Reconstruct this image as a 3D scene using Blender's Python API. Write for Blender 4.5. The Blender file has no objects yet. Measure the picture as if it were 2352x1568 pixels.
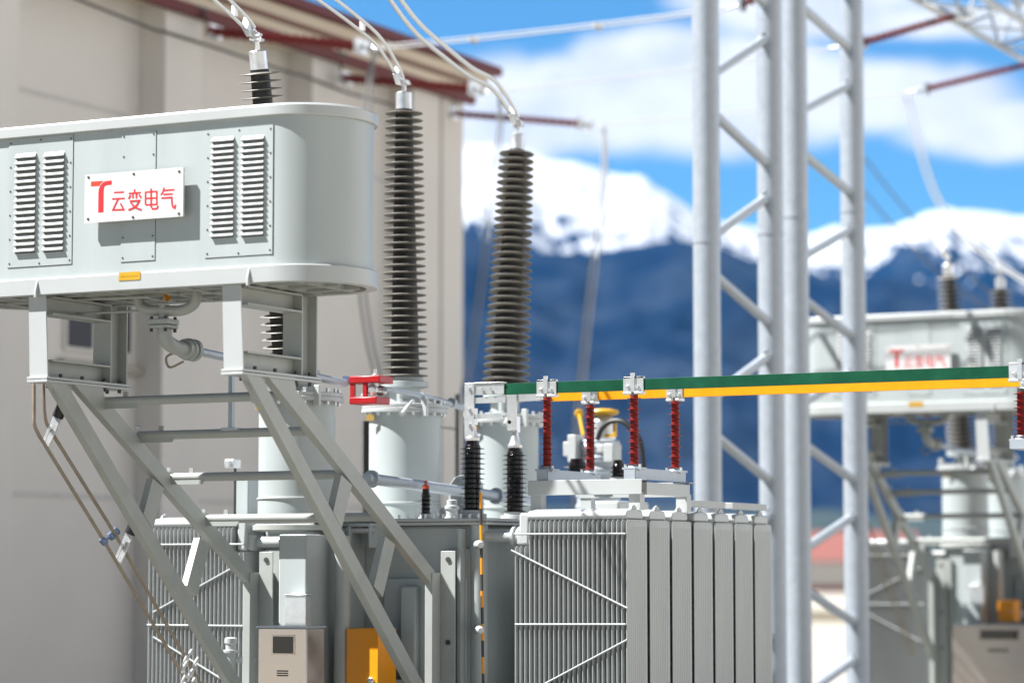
import bpy, math, random
from mathutils import Vector, Matrix
random.seed(7)
S = bpy.context.scene
COL = S.collection
# ---------------------------------------------------------------- camera
YAW = math.radians(27.4); PITCH = math.radians(4.78); F = 6325.0; EYE = 2.2
cam = bpy.data.cameras.new('camera'); camo = bpy.data.objects.new('camera', cam); COL.objects.link(camo)
camo.location = (0, 0, EYE); camo.rotation_euler = (math.pi/2 + PITCH, 0, YAW)
cam.sensor_width = 36; cam.lens = 36*F/2352; cam.clip_end = 40000; cam.clip_start = .1
cam.dof.use_dof = True; cam.dof.focus_distance = 22.3; cam.dof.aperture_fstop = .8
S.camera = camo
# ---------------------------------------------------------------- sky, sun, exposure
SUN_EL, SUN_H = math.radians(54), Vector((.83, .56, 0)).normalized()      # horizontal travel of the light in world axes
EXPO = 1.62
S.view_settings.view_transform = 'Standard'; S.view_settings.look = 'None'
S.view_settings.exposure = EXPO; S.view_settings.gamma = 1
sun = bpy.data.lights.new('sun', 'SUN'); sun.energy = 5.0; sun.angle = math.radians(.5); sun.color = (1, .985, .955)
suno = bpy.data.objects.new('sun', sun); COL.objects.link(suno)
travel = Vector((SUN_H.x*math.cos(SUN_EL), SUN_H.y*math.cos(SUN_EL), -math.sin(SUN_EL)))
suno.rotation_euler = travel.to_track_quat('-Z', 'Y').to_euler(); suno.location = (0, 0, 60)
W = bpy.data.worlds.new('World'); S.world = W; W.use_nodes = True
nt = W.node_tree; nt.nodes.clear()
def N(t, **k):
    n = nt.nodes.new(t)
    for a, v in k.items(): setattr(n, a, v)
    return n
def math_(op, a, b=None, clamp=False):
    n = N('ShaderNodeMath', operation=op, use_clamp=clamp)
    for i, v in enumerate((a, b)):
        if v is None: continue
        if isinstance(v, (int, float)): n.inputs[i].default_value = v
        else: nt.links.new(v, n.inputs[i])
    return n.outputs[0]
sky = N('ShaderNodeTexSky', sky_type='NISHITA', sun_disc=False)
sky.sun_elevation = SUN_EL; sky.sun_rotation = math.atan2(-SUN_H.x, -SUN_H.y); sky.altitude = 2000; sky.air_density = 1.0; sky.dust_density = .3
tc = N('ShaderNodeTexCoord')
rot = N('ShaderNodeVectorRotate', rotation_type='Z_AXIS'); rot.inputs['Angle'].default_value = -YAW
nt.links.new(tc.outputs['Generated'], rot.inputs['Vector'])
sep = N('ShaderNodeSeparateXYZ'); nt.links.new(rot.outputs[0], sep.inputs[0])
ya = math_('MAXIMUM', math_('ABSOLUTE', sep.outputs[1]), .02)
u = math_('DIVIDE', sep.outputs[0], ya); w = math_('DIVIDE', sep.outputs[2], ya)
cmb = N('ShaderNodeCombineXYZ'); nt.links.new(u, cmb.inputs[0]); nt.links.new(w, cmb.inputs[1])
n1 = N('ShaderNodeTexNoise'); n1.inputs['Scale'].default_value = 16; n1.inputs['Detail'].default_value = 5; n1.inputs['Roughness'].default_value = .55
nt.links.new(cmb.outputs[0], n1.inputs['Vector'])
acc = None
for (cx, cy, rx, ry) in [(1430,235,390,110),(1130,260,200,130),(1500,140,180,90),(1720,215,330,120),(2080,215,260,85),(2300,290,240,70),(2150,40,420,40),(1880,-20,300,60)]:
    du = math_('DIVIDE', math_('SUBTRACT', u, (cx-1176)/F), rx/F); dw = math_('DIVIDE', math_('SUBTRACT', w, (1313-cy)/F), ry/F)
    d = math_('SUBTRACT', 1.0, math_('ADD', math_('MULTIPLY', du, du), math_('MULTIPLY', dw, dw)))
    acc = d if acc is None else math_('MAXIMUM', acc, d)
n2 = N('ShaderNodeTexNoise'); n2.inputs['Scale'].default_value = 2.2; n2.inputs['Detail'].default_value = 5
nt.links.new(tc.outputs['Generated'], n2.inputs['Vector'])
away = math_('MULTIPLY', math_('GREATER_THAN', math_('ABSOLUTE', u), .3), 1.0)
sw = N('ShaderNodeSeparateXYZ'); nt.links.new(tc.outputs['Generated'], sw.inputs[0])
bank = math_('ADD', math_('MULTIPLY', math_('SUBTRACT', sw.outputs[0], .2), 4.0), math_('MULTIPLY', math_('SUBTRACT', n2.outputs[0], .5), 2.0))  # unseen cloud bank to the right, added to brighten right-facing sides
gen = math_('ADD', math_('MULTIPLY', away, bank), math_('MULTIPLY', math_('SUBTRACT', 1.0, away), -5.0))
acc = math_('ADD', acc, math_('MULTIPLY', math_('SUBTRACT', n1.outputs[0], .5), 2.4))
mr = N('ShaderNodeMapRange', interpolation_type='SMOOTHSTEP'); mr.inputs['From Min'].default_value = -.75; mr.inputs['From Max'].default_value = .45
nt.links.new(acc, mr.inputs[0])
hs = N('ShaderNodeMix', data_type='RGBA', blend_type='MULTIPLY'); hs.inputs[0].default_value = 1
nt.links.new(sky.outputs[0], hs.inputs[6]); hs.inputs[7].default_value = (.50, .84, 1.0, 1)
mx = N('ShaderNodeMix', data_type='RGBA'); nt.links.new(mr.outputs[0], mx.inputs[0]); nt.links.new(hs.outputs[2], mx.inputs[6])
SKY = .05
mx.inputs[7].default_value = (.47/SKY, .465/SKY, .46/SKY, 1)
n3 = N('ShaderNodeTexNoise'); n3.inputs['Scale'].default_value = 26; n3.inputs['Detail'].default_value = 4; nt.links.new(cmb.outputs[0], n3.inputs['Vector'])
cr = N('ShaderNodeMix', data_type='RGBA'); cr.inputs[6].default_value = (.27/SKY, .283/SKY, .305/SKY, 1); cr.inputs[7].default_value = (.375/SKY, .374/SKY, .373/SKY, 1)
m3 = N('ShaderNodeMapRange'); m3.inputs['From Min'].default_value = .32; m3.inputs['From Max'].default_value = .56; nt.links.new(n3.outputs[0], m3.inputs[0]); nt.links.new(m3.outputs[0], cr.inputs[0]); nt.links.new(cr.outputs[2], mx.inputs[7])
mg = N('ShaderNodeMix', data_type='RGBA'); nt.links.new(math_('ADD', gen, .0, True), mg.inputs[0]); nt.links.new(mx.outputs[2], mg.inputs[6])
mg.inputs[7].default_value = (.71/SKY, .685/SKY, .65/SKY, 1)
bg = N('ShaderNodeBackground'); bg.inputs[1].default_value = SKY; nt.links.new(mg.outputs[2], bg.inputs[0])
# unseen sky overhead and behind the camera, dimmed to cut fill light
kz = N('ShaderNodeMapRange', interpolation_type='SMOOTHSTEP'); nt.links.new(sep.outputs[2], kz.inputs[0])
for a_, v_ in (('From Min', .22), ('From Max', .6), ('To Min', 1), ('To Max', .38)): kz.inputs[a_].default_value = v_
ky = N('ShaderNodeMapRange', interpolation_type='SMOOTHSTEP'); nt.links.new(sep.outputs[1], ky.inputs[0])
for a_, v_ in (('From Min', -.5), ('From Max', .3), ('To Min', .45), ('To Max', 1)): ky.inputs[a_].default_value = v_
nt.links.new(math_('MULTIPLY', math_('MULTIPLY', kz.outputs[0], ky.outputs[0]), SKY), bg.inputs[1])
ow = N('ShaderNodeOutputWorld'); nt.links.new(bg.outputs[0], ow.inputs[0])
# ---------------------------------------------------------------- measuring helpers: sight lines of the survey photo met with real planes
c_, s_ = math.cos(YAW), math.sin(YAW)
def ray(x, y):
    dx = (x-1176)/F; dz = -(y-784)/F
    f = math.cos(PITCH)-math.sin(PITCH)*dz; u = math.sin(PITCH)+math.cos(PITCH)*dz
    return Vector((c_*dx-s_*f, s_*dx+c_*f, u))
def onU(x, y, U): r = ray(x, y); return r*(U/r.x) + Vector((0, 0, EYE))
def onV(x, y, V): r = ray(x, y); return r*(V/r.y) + Vector((0, 0, EYE))
def onD(x, y, D): return ray(x, y)*D + Vector((0, 0, EYE))
# ---------------------------------------------------------------- materials
ALB = .68        # overall darkening of paints against the long exposure
def mat(name, col, rough=.5, metal=0., var=.08, scale=6., bump=0., col2=None, streak=False, spec=.5, bscale=None):
    m = bpy.data.materials.new(name); m.use_nodes = True; t = m.node_tree; b = t.nodes['Principled BSDF']
    b.inputs['Roughness'].default_value = rough; b.inputs['Metallic'].default_value = metal
    b.inputs['Specular IOR Level'].default_value = spec
    tx = t.nodes.new('ShaderNodeTexCoord'); mp = t.nodes.new('ShaderNodeMapping')
    t.links.new(tx.outputs['Object'], mp.inputs[0])
    mp.inputs['Scale'].default_value = (1, 1, .12) if streak else (1, 1, 1)
    nz = t.nodes.new('ShaderNodeTexNoise'); nz.inputs['Scale'].default_value = scale; nz.inputs['Detail'].default_value = 6; nz.inputs['Roughness'].default_value = .6
    t.links.new(mp.outputs[0], nz.inputs['Vector'])
    r = t.nodes.new('ShaderNodeValToRGB'); r.color_ramp.elements[0].position = .3; r.color_ramp.elements[1].position = .7
    kk = ALB+(1-ALB)*metal
    col = [v*kk for v in col]; col2 = col2 and [v*kk for v in col2]
    d = [max(0, v*(1-var)) for v in col]; l = [min(1, v*(1+var)) for v in (col2 or col)]
    r.color_ramp.elements[0].color = (*d, 1); r.color_ramp.elements[1].color = (*l, 1)
    t.links.new(nz.outputs[0], r.inputs[0]); t.links.new(r.outputs[0], b.inputs['Base Color'])
    rr = t.nodes.new('ShaderNodeMapRange'); rr.inputs['To Min'].default_value = max(.02, rough-.08); rr.inputs['To Max'].default_value = min(1, rough+.08)
    t.links.new(nz.outputs[0], rr.inputs[0]); t.links.new(rr.outputs[0], b.inputs['Roughness'])
    if bump:
        n2 = t.nodes.new('ShaderNodeTexNoise'); n2.inputs['Scale'].default_value = bscale or scale*6; n2.inputs['Detail'].default_value = 3
        t.links.new(tx.outputs['Object'], n2.inputs['Vector'])
        bp = t.nodes.new('ShaderNodeBump'); bp.inputs['Strength'].default_value = bump; bp.inputs['Distance'].default_value = .01
        t.links.new(n2.outputs[0], bp.inputs['Height']); t.links.new(bp.outputs[0], b.inputs['Normal'])
    return m
GREY = mat('grey_paint', (.525, .58, .585), .38, var=.06, scale=3, streak=True, bump=.03, bscale=9)
RADM = mat('radiator_paint', (.53, .555, .555), .42, var=.09, scale=5, streak=True)
LID = mat('lid_paint', (.58, .61, .61), .32, var=.03, scale=3)
FRAMEM = mat('frame_paint', (.47, .495, .475), .42, var=.06, scale=5)
WHITEP = mat('white_enamel', (.82, .82, .82), .25, var=.015)
RED = mat('red_lettering', (.72, .03, .04), .4, var=.04)
ORED = mat('orange_red_lettering', (.80, .07, .03), .4, var=.04)
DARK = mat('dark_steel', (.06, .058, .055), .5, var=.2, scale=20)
UNDER = mat('shadowy_underside', (.16, .165, .155), .7, var=.15, scale=8)
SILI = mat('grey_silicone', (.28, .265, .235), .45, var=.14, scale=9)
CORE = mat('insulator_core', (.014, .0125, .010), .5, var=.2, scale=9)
BLACKP = mat('black_glaze', (.008, .005, .005), .16, var=.25, scale=12)
GALV = mat('galvanised_steel', (.46, .51, .57), .40, metal=.3, var=.07, scale=9, bump=.05)
ALU = mat('aluminium', (.72, .73, .74), .34, metal=.75, var=.09, scale=14, bump=.05)
WIRE = mat('conductor_strands', (.76, .77, .78), .42, metal=.45, var=.06, scale=30)
REDS = mat('red_silicone', (.25, .014, .012), .5, var=.15, scale=20, spec=.25)
REDM = mat('red_paint', (.52, .012, .016), .35, var=.08)
GREENB = mat('green_paint', (.003, .075, .036), .5, var=.14, scale=4, col2=(.008, .10, .05), spec=.15)
YELB = mat('amber_paint', (1.05, .40, .004), .5, var=.08, scale=8, spec=.2)
YEL = mat('yellow_paint', (.72, .40, .01), .4, var=.05)
ORG = mat('orange_paint', (1.15, .42, .003), .38, var=.04, scale=4)
WALL = mat('wall_render', (.96, .915, .865), .9, var=.04, scale=.5, bump=.05, bscale=30)
SOFF = mat('cornice_render', (1.0, .88, .73), .9, var=.03, scale=.7)
TRIM = mat('maroon_trim', (.16, .010, .014), .6, var=.1, scale=3)
PALE = mat('pale_stone', (.53, .49, .43), .9, var=.04, scale=1)
GLASS = mat('dark_window', (.035, .04, .055), .35, var=.2, scale=2, spec=.2)
STAIN = mat('stainless_steel', (.58, .50, .45), .24, metal=.9, var=.06, scale=4, bump=.05, bscale=5)
CONC = mat('pale_concrete', (.34, .33, .30), .9, var=.1, scale=2, bump=.1)
TILE = mat('red_roof', (.28, .10, .085), .7, var=.1, scale=1)
WHITEW = mat('white_wall', (.74, .72, .70), .9, var=.04, scale=.4)
BRASS = mat('brass_tag', (.55, .36, .10), .4, metal=.6)
CONDM = mat('brown_conduit', (.36, .30, .23), .5, var=.15, scale=12)
BLUE = mat('blue_clamp', (.16, .22, .34), .35, metal=.6, var=.1)
BLKR = mat('black_rubber', (.01, .01, .011), .5)
WIREO = mat('weathered_conductor', (.66, .67, .69), .6, var=.06, scale=30)
WIREG = mat('dull_conductor', (.36, .37, .38), .6, var=.06, scale=30)
GRND = mat('pale_ground', (.50, .46, .385), .95, var=.13, scale=.35, bump=.2, bscale=8)
# ---------------------------------------------------------------- mesh builder
class M:
    def __init__(s): s.v = []; s.f = []; s.m = []; s.i = 0
    def add(s, vs, fs):
        b = len(s.v); s.v += [Vector(p) for p in vs]
        for f in fs: s.f.append([b+k for k in f]); s.m.append(s.i)
        return s
    def mi(s, i): s.i = i; return s
    def box(s, x0, x1, y0, y1, z0, z1):
        x0, x1 = sorted((x0, x1)); y0, y1 = sorted((y0, y1)); z0, z1 = sorted((z0, z1))
        return s.add([(x0,y0,z0),(x1,y0,z0),(x1,y1,z0),(x0,y1,z0),(x0,y0,z1),(x1,y0,z1),(x1,y1,z1),(x0,y1,z1)],
                     [(3,2,1,0),(4,5,6,7),(0,1,5,4),(1,2,6,5),(2,3,7,6),(3,0,4,7)])
    def prism(s, pts, off):
        pts = [Vector(p) for p in pts]; off = Vector(off); n = len(pts)
        nrm = sum(((pts[i]-pts[0]).cross(pts[(i+1) % n]-pts[0]) for i in range(1, n)), Vector())
        if nrm.dot(off) > 0: pts = pts[::-1]
        return s.add(pts+[p+off for p in pts], [tuple(range(n)), tuple(range(2*n-1, n-1, -1))]+[(i, n+i, n+(i+1) % n, (i+1) % n) for i in range(n)])
    def beam(s, p, q, a, b, up=(0, 0, 1)):
        p, q = Vector(p), Vector(q); d = (q-p).normalized(); x = d.cross(Vector(up))
        x = x.normalized() if x.length > 1e-4 else Vector((1, 0, 0)); y = x.cross(d).normalized()
        return s.prism([p+x*i*a/2+y*j*b/2 for i, j in ((-1,-1),(1,-1),(1,1),(-1,1))], q-p)
    def tube(s, pts, r, n=12, r2=None):
        pts = [Vector(p) for p in pts]; k = len(pts); rings = []; ref = None
        for i, p in enumerate(pts):
            d = (pts[min(i+1, k-1)]-pts[max(i-1, 0)]).normalized()
            if ref is None: ref = d.orthogonal().normalized()
            ref = (ref-d*ref.dot(d)).normalized(); y = d.cross(ref)
            rr = r if r2 is None else r+(r2-r)*i/(k-1)
            rings.append([p+(ref*math.cos(a)+y*math.sin(a))*rr for a in (2*math.pi*j/n for j in range(n))])
        fs = [(i*n+j, i*n+(j+1) % n, (i+1)*n+(j+1) % n, (i+1)*n+j) for i in range(k-1) for j in range(n)]
        return s.add([v for g in rings for v in g], fs+[tuple(range(n-1, -1, -1)), tuple((k-1)*n+j for j in range(n))])
    def lathe(s, prof, base=(0, 0, 0), axis=(0, 0, 1), n=40):
        a = Vector(axis).normalized(); x = a.orthogonal().normalized()
        if abs(a.z) > .7: x = (Vector((1, 0, 0))-a*a.x).normalized()
        y = a.cross(x); b = Vector(base); vs = []; k = len(prof)
        for r, z in prof: vs += [b+a*z+(x*math.cos(t)+y*math.sin(t))*r for t in (2*math.pi*j/n for j in range(n))]
        fs = [(i*n+j, i*n+(j+1) % n, (i+1)*n+(j+1) % n, (i+1)*n+j) for i in range(k-1) for j in range(n)]
        return s.add(vs, fs+[tuple(range(n-1, -1, -1)), tuple((k-1)*n+j for j in range(n))])
    def seg(s, n, k, f):
        for j in range(k-1):
            for q in range(n): s.m[-(k-1)*n-2+j*n+q] = f(j)
        return s
    def pieces(s):
        par = list(range(len(s.v)))
        def fd(x):
            while par[x] != x: par[x] = par[par[x]]; x = par[x]
            return x
        for f in s.f:
            for q in f[1:]: par[fd(q)] = fd(f[0])
        d = {}
        for f, mi in zip(s.f, s.m): d.setdefault(fd(f[0]), []).append((f, mi))
        out = []
        for fs in d.values():
            ids = sorted({q for f, _ in fs for q in f}); mp = {q: k for k, q in enumerate(ids)}; m = M()
            m.v = [s.v[q] for q in ids]; m.f = [[mp[q] for q in f] for f, _ in fs]; m.m = [mi for _, mi in fs]; out.append(m)
        return out
    def cyl(s, p, q, r, n=16): return s.tube([p, q], r, n)
    def bolts(s, pts, r, h, axis=(0, 0, 1), n=6):
        for p in pts: s.lathe([(r, 0), (r, h)], p, axis, n)
        return s
ORG_ = {}; FAR = {}
def tag(o, label=None, cat=None, group=None, kind=None):
    for k, v in (('label', label), ('category', cat), ('group', group), ('kind', kind)):
        if v: o[k] = v
    return o
def thing(name, label, cat, loc, group=None, far=None):
    o = bpy.data.objects.new(name, None); COL.objects.link(o); o.location = loc; o.empty_display_size = .1
    ORG_[o.name] = Vector(loc); tag(o, label, cat, group)
    if far: FAR[o.name] = far
    return o
def obj(name, m, mats, parent=None, bevel=0., sharp=32, label=None):
    if not isinstance(mats, (list, tuple)): mats = [mats]
    me = bpy.data.meshes.new(name)
    if parent: org = ORG_[parent.name]
    else:
        n = len(m.v); org = Vector((sum(v.x for v in m.v)/n, sum(v.y for v in m.v)/n, min(v.z for v in m.v)))
    me.from_pydata([v-org for v in m.v], [], m.f); me.update()
    for k in mats: me.materials.append(k)
    me.polygons.foreach_set('material_index', m.m)
    me.polygons.foreach_set('use_smooth', [True]*len(m.f)); me.set_sharp_from_angle(angle=math.radians(sharp))
    o = bpy.data.objects.new(name, me); COL.objects.link(o)
    if parent: o.parent = parent
    else: o.location = org
    ORG_[o.name] = org
    if bevel:
        b = o.modifiers.new('bevel', 'BEVEL'); b.width = bevel; b.segments = 2; b.limit_method = 'ANGLE'; b.angle_limit = math.radians(40)
    if label: o['label'] = label
    return o
def parts(name, m, mats, parent, **k):
    return [obj(name, q, mats, parent, **k) for q in m.pieces()]
def one(name, m, mats, label, cat, group=None, far=None, **k):
    o = obj(name, m, mats, **k); tag(o, label, cat, group)
    if far: FAR[o.name] = far
    return o
def arc(p, q, sag, n=14):
    p, q = Vector(p), Vector(q); return [p.lerp(q, i/n)-Vector((0, 0, sag*4*(i/n)*(1-i/n))) for i in range(n+1)]
def spline(pts, n=8):
    pts = [Vector(p) for p in pts]; P = [2*pts[0]-pts[1]]+pts+[2*pts[-1]-pts[-2]]; out = []
    for i in range(1, len(P)-2):
        a, b, c, d = P[i-1:i+3]
        for j in range(n):
            t = j/n; out.append(.5*(2*b+(c-a)*t+(2*a-5*b+4*c-d)*t*t+(3*b-a-3*c+d)*t**3))
    return out+[pts[-1]]
def sheds(n, L, r0, r1, c0, c1, thick=.4, droop=.25, alt=0.):
    """profile of a shedded insulator of length L: core c0 -> c1, shed rim r0 -> r1"""
    pr = [(c0, 0)]; p = L/n
    for i in range(n):
        t = (i+.5)/n; c = c0+(c1-c0)*t; r = r0+(r1-r0)*t
        if alt and i % 2: r = c+(r-c)*alt
        z = (i+.5)*p
        pr += [(c, z-p*thick*.40), (r-.004, z-p*(.06+droop)), (r, z-p*droop), (r-.003, z-p*droop+p*.05), (c, z+p*thick*.28)]
    return pr+[(c1, L)]
exec_order = []
# ================================================================ SETTING
g = M(); g.add([(-14000, -3000, 0), (14000, -3000, 0), (14000, 14000, 0), (-14000, 14000, 0)], [(0, 1, 2, 3)])
tag(obj('ground', g, GRND), kind='structure')
YARD = mat('gravel', (.20, .188, .16), .95, var=.3, scale=14, bump=.6, bscale=60)
tag(obj('unseen_gravel', M().box(-15.6, -6.8, -3, 46, -.02, .012), YARD), kind='structure')  # gravel out of view, added dark to cut light bounced upwards

def mountain_mat(name, snow):
    m = bpy.data.materials.new(name); m.use_nodes = True; t = m.node_tree; b = t.nodes['Principled BSDF']
    b.inputs['Roughness'].default_value = .9; b.inputs['Specular IOR Level'].default_value = .1
    gx = t.nodes.new('ShaderNodeNewGeometry'); nz = t.nodes.new('ShaderNodeTexNoise'); nz.inputs['Scale'].default_value = .0052; nz.inputs['Detail'].default_value = 8
    t.links.new(gx.outputs['Position'], nz.inputs['Vector'])
    r = t.nodes.new('ShaderNodeValToRGB')
    r.color_ramp.elements[0].color = (.001, .010, .032, 1); r.color_ramp.elements[1].color = (.016, .027, .050, 1)  # haze blue of the distance is put into the forest and rock colours
    r.color_ramp.elements[0].position = .42; r.color_ramp.elements[1].position = .62
    t.links.new(nz.outputs[0], r.inputs[0]); col = r.outputs[0]
    if snow:
        sp = t.nodes.new('ShaderNodeSeparateXYZ'); t.links.new(gx.outputs['Position'], sp.inputs[0])
        sn = t.nodes.new('ShaderNodeSeparateXYZ'); t.links.new(gx.outputs['Normal'], sn.inputs[0])
        def ma(op, a, b2):
            n = t.nodes.new('ShaderNodeMath'); n.operation = op
            for i, v in enumerate((a, b2)):
                if isinstance(v, (int, float)): n.inputs[i].default_value = v
                else: t.links.new(v, n.inputs[i])
            return n.outputs[0]
        h = ma('MULTIPLY', ma('SUBTRACT', sp.outputs[2], snow), .0016)
        n2_ = t.nodes.new('ShaderNodeTexNoise'); n2_.inputs['Scale'].default_value = .016; n2_.inputs['Detail'].default_value = 6; t.links.new(gx.outputs['Position'], n2_.inputs['Vector'])
        n3_ = t.nodes.new('ShaderNodeTexNoise'); n3_.inputs['Scale'].default_value = .0011; n3_.inputs['Detail'].default_value = 3; t.links.new(gx.outputs['Position'], n3_.inputs['Vector'])
        k = ma('ADD', ma('ADD', h, ma('MULTIPLY', ma('SUBTRACT', n2_.outputs[0], .5), 3.0)), ma('ADD', ma('MULTIPLY', ma('SUBTRACT', sn.outputs[2], .72), 1.2), ma('MULTIPLY', ma('SUBTRACT', n3_.outputs[0], .5), 2.4)))
        mr = t.nodes.new('ShaderNodeMapRange'); mr.inputs['From Min'].default_value = -.06; mr.inputs['From Max'].default_value = .1
        t.links.new(k, mr.inputs[0]); mxn = t.nodes.new('ShaderNodeMix'); mxn.data_type = 'RGBA'
        t.links.new(mr.outputs[0], mxn.inputs[0]); t.links.new(col, mxn.inputs[6]); mxn.inputs[7].default_value = (.50, .515, .55, 1); col = mxn.outputs[2]
    t.links.new(col, b.inputs['Base Color']); return m
from mathutils import noise as mn
def ridge(name, D, line, depth, mt, rough, amp, label=None):
    """a mountain range: a crest line at range D falling to the plain over `depth` metres in front and behind"""
    m = M(); xs = list(range(line[0][0], line[-1][0]+1, 14)); rows = 64; vs = []
    def crest(x):
        for (a, b), (c, d) in zip(line, line[1:]):
            if a <= x <= c: return b+(d-b)*(x-a)/(c-a)
    for x in xs:
        top = onD(x, crest(x)+(5*mn.noise(Vector((x/38, .3, D)))+3*mn.noise(Vector((x/15, 2.3, D))) if D > 8000 else 2.5*mn.noise(Vector((x/30, 1.3, D)))), D); r = Vector((top.x, top.y, 0)).normalized()
        for j in range(rows+1):
            t = (j/rows)*1.35-1; dist = t*depth
            k = max(0, 1-abs(t))**1.1 if t < 0 else max(0, 1-t*1.6)
            p = Vector((top.x, top.y, 0))+r*dist
            q = Vector((p.x/rough, p.y/rough, 3.3+.6*math.sin(p.x/rough))); nzv = mn.fractal(q, .9, 2.1, 6)
            rg = 1-abs(mn.noise(q*1.7))*2; rg += .5*(1-abs(mn.noise(q*4.1))*2)+.22*(1-abs(mn.noise(q*9.3))*2)-.4
            z = top.z*k+amp*(nzv+rg*.6-(.9 if D > 8000 else .5))*min(1, k*3)*min(1, .05+abs(t)*5)-20*(1-k)
            vs.append((p.x, p.y, z))
    n = rows+1
    fs = [(i*n+j, (i+1)*n+j, (i+1)*n+j+1, i*n+j+1) for i in range(len(xs)-1) for j in range(rows)]
    m.add(vs, fs); o = obj(name, m, mt, sharp=180); tag(o, label, kind='structure'); return o
ridge('snow_mountains', 9000, [(-400,430),(300,360),(700,300),(1060,320),(1180,330),(1240,352),(1275,362),(1310,360),(1400,392),(1440,402),(1475,400),(1520,430),(1560,450),(1600,478),(1660,500),(1740,510),(1860,522),(1920,505),(1990,520),(2060,508),(2110,490),(2170,474),(2260,478),(2352,492),(2700,520),(3200,470)], 3600, mountain_mat('snowy_rock', 1060), 900, 200)
ridge('forested_hills', 5500, [(-400,520),(300,480),(800,470),(1060,520),(1130,548),(1240,566),(1310,572),(1370,580),(1420,566),(1490,552),(1540,540),(1590,548),(1660,562),(1735,592),(1810,612),(1880,632),(1960,640),(2030,632),(2100,640),(2180,655),(2352,668),(2700,690),(3200,640)], 3000, mountain_mat('haze_blue_forest', 0), 420, 60)
ridge('low_hills', 2600, [(-400,1120),(800,1160),(1500,1165),(1800,1172),(1900,1168),(2050,1185),(2400,1190),(3200,1170)], 900, mat('green_hillside', (.020, .042, .040), .9, var=.3, scale=.01), 160, 10)
# air between the camera and the mountains
hz = M().box(-13800, 13800, -900, 13300, -25, 2400)
ho = obj('haze', hz, None); tag(ho, kind='stuff')
hm = bpy.data.materials.new('clear_air'); hm.use_nodes = True; ht = hm.node_tree; ht.nodes.clear()
pv = ht.nodes.new('ShaderNodeVolumePrincipled'); pv.inputs['Density'].default_value = 1.8e-5; pv.inputs['Color'].default_value = (.02, .36, 1, 1); pv.inputs['Anisotropy'].default_value = .1
mo = ht.nodes.new('ShaderNodeOutputMaterial'); ht.links.new(pv.outputs[0], mo.inputs['Volume'])
ho.data.materials.clear(); ho.data.materials.append(hm)
hm.cycles.homogeneous_volume = True if hasattr(hm.cycles, 'homogeneous_volume') else None

# ---------------------------------------------------------------- big building on the left
UW = -23.0; VE = onU(1064, 300, -22.55).y; VB = 8.0
b = thing('switchgear_hall', 'large beige hall with maroon edged cornice on the left', 'building', (UW, VE, 0))
ZS = onU(1062, 232, UW).z                                      # underside of the cornice at the corner
obj('wall', M().box(UW-16, UW, VB, VE, 0, ZS+.3), WALL, b)
pil = 0
for px_ in (375, 715, 948):
    v = onU(px_, 600, UW+.45).y
    obj('pilaster', M().box(UW-.01, UW+.45, v, v+.95, 0, ZS), WALL, b, bevel=.02)
obj('pilaster', M().box(UW-.01, UW+.45, 26.6, onU(38, 600, UW+.45).y, 0, ZS), WALL, b, bevel=.02)
obj('pilaster', M().box(UW-.01, UW+.45, VE-.75, VE+.02, 0, ZS), WALL, b, bevel=.02)
# flared cornice extruded along the wall: bottom edge, outward slope, top edge
def corn(o0, z0, o1, z1, th, ve): return M().prism([(UW-15, VB, z0), (UW+o0, VB, z0), (UW+o1, VB, z1), (UW-15, VB, z1)], (0, ve-VB, 0))
pb = onU(1108, 236, UW+.55); pt = onU(1137, 174, UW+1.0)
VC = pt.y

obj('cornice', corn(.55, pb.z, .95, pt.z, 0, VC), SOFF, b)
obj('fascia_strip', M().prism([(UW+.50, VB, pb.z-.10), (UW+.60, VB, pb.z-.10), (UW+.62, VB, pb.z+.10), (UW+.50, VB, pb.z+.10)], (0, VC+.03-VB, 0)), TRIM, b)
zm = pb.z+(pt.z-pb.z)*.52
obj('fascia_strip', M().box(UW+.6, UW+.80, VB, VC+.02, zm-.03, zm+.045), mat('brown_trim', (.25, .11, .08), .6), b)
obj('roof_edge', M().box(UW-15.1, UW+1.12, VB, VC+.05, pt.z-.02, pt.z+.13), TRIM, b)
# window and sill
w0 = onU(150, 690, UW); w1 = onU(292, 812, UW)
wf = obj('window', M().box(UW-.02, UW+.05, w0.y-.05, w1.y+.05, w1.z-.05, w0.z+.55), WALL, b)
obj('pane', M().box(UW+.02, UW+.056, w0.y, (w0.y+w1.y)/2-.16, w1.z, w0.z+.5).box(UW+.02, UW+.056, (w0.y+w1.y)/2+.16, w1.y, w1.z, w0.z+.5), GLASS, wf)
obj('sill', M().box(UW, UW+.14, w0.y-.2, w1.y+.2, w1.z-.30, w1.z-.18), PALE, wf)
for yy, x0 in ((238, 100), (1140, 60)):
    p = onU(x0+150, yy+18 if yy < 500 else yy, UW)
    obj('wall_groove', M().box(UW, UW+.012, VB, VE-.8, p.z-.035, p.z+.035), mat('groove_shade', (.78, .76, .74), .9), b)
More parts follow.
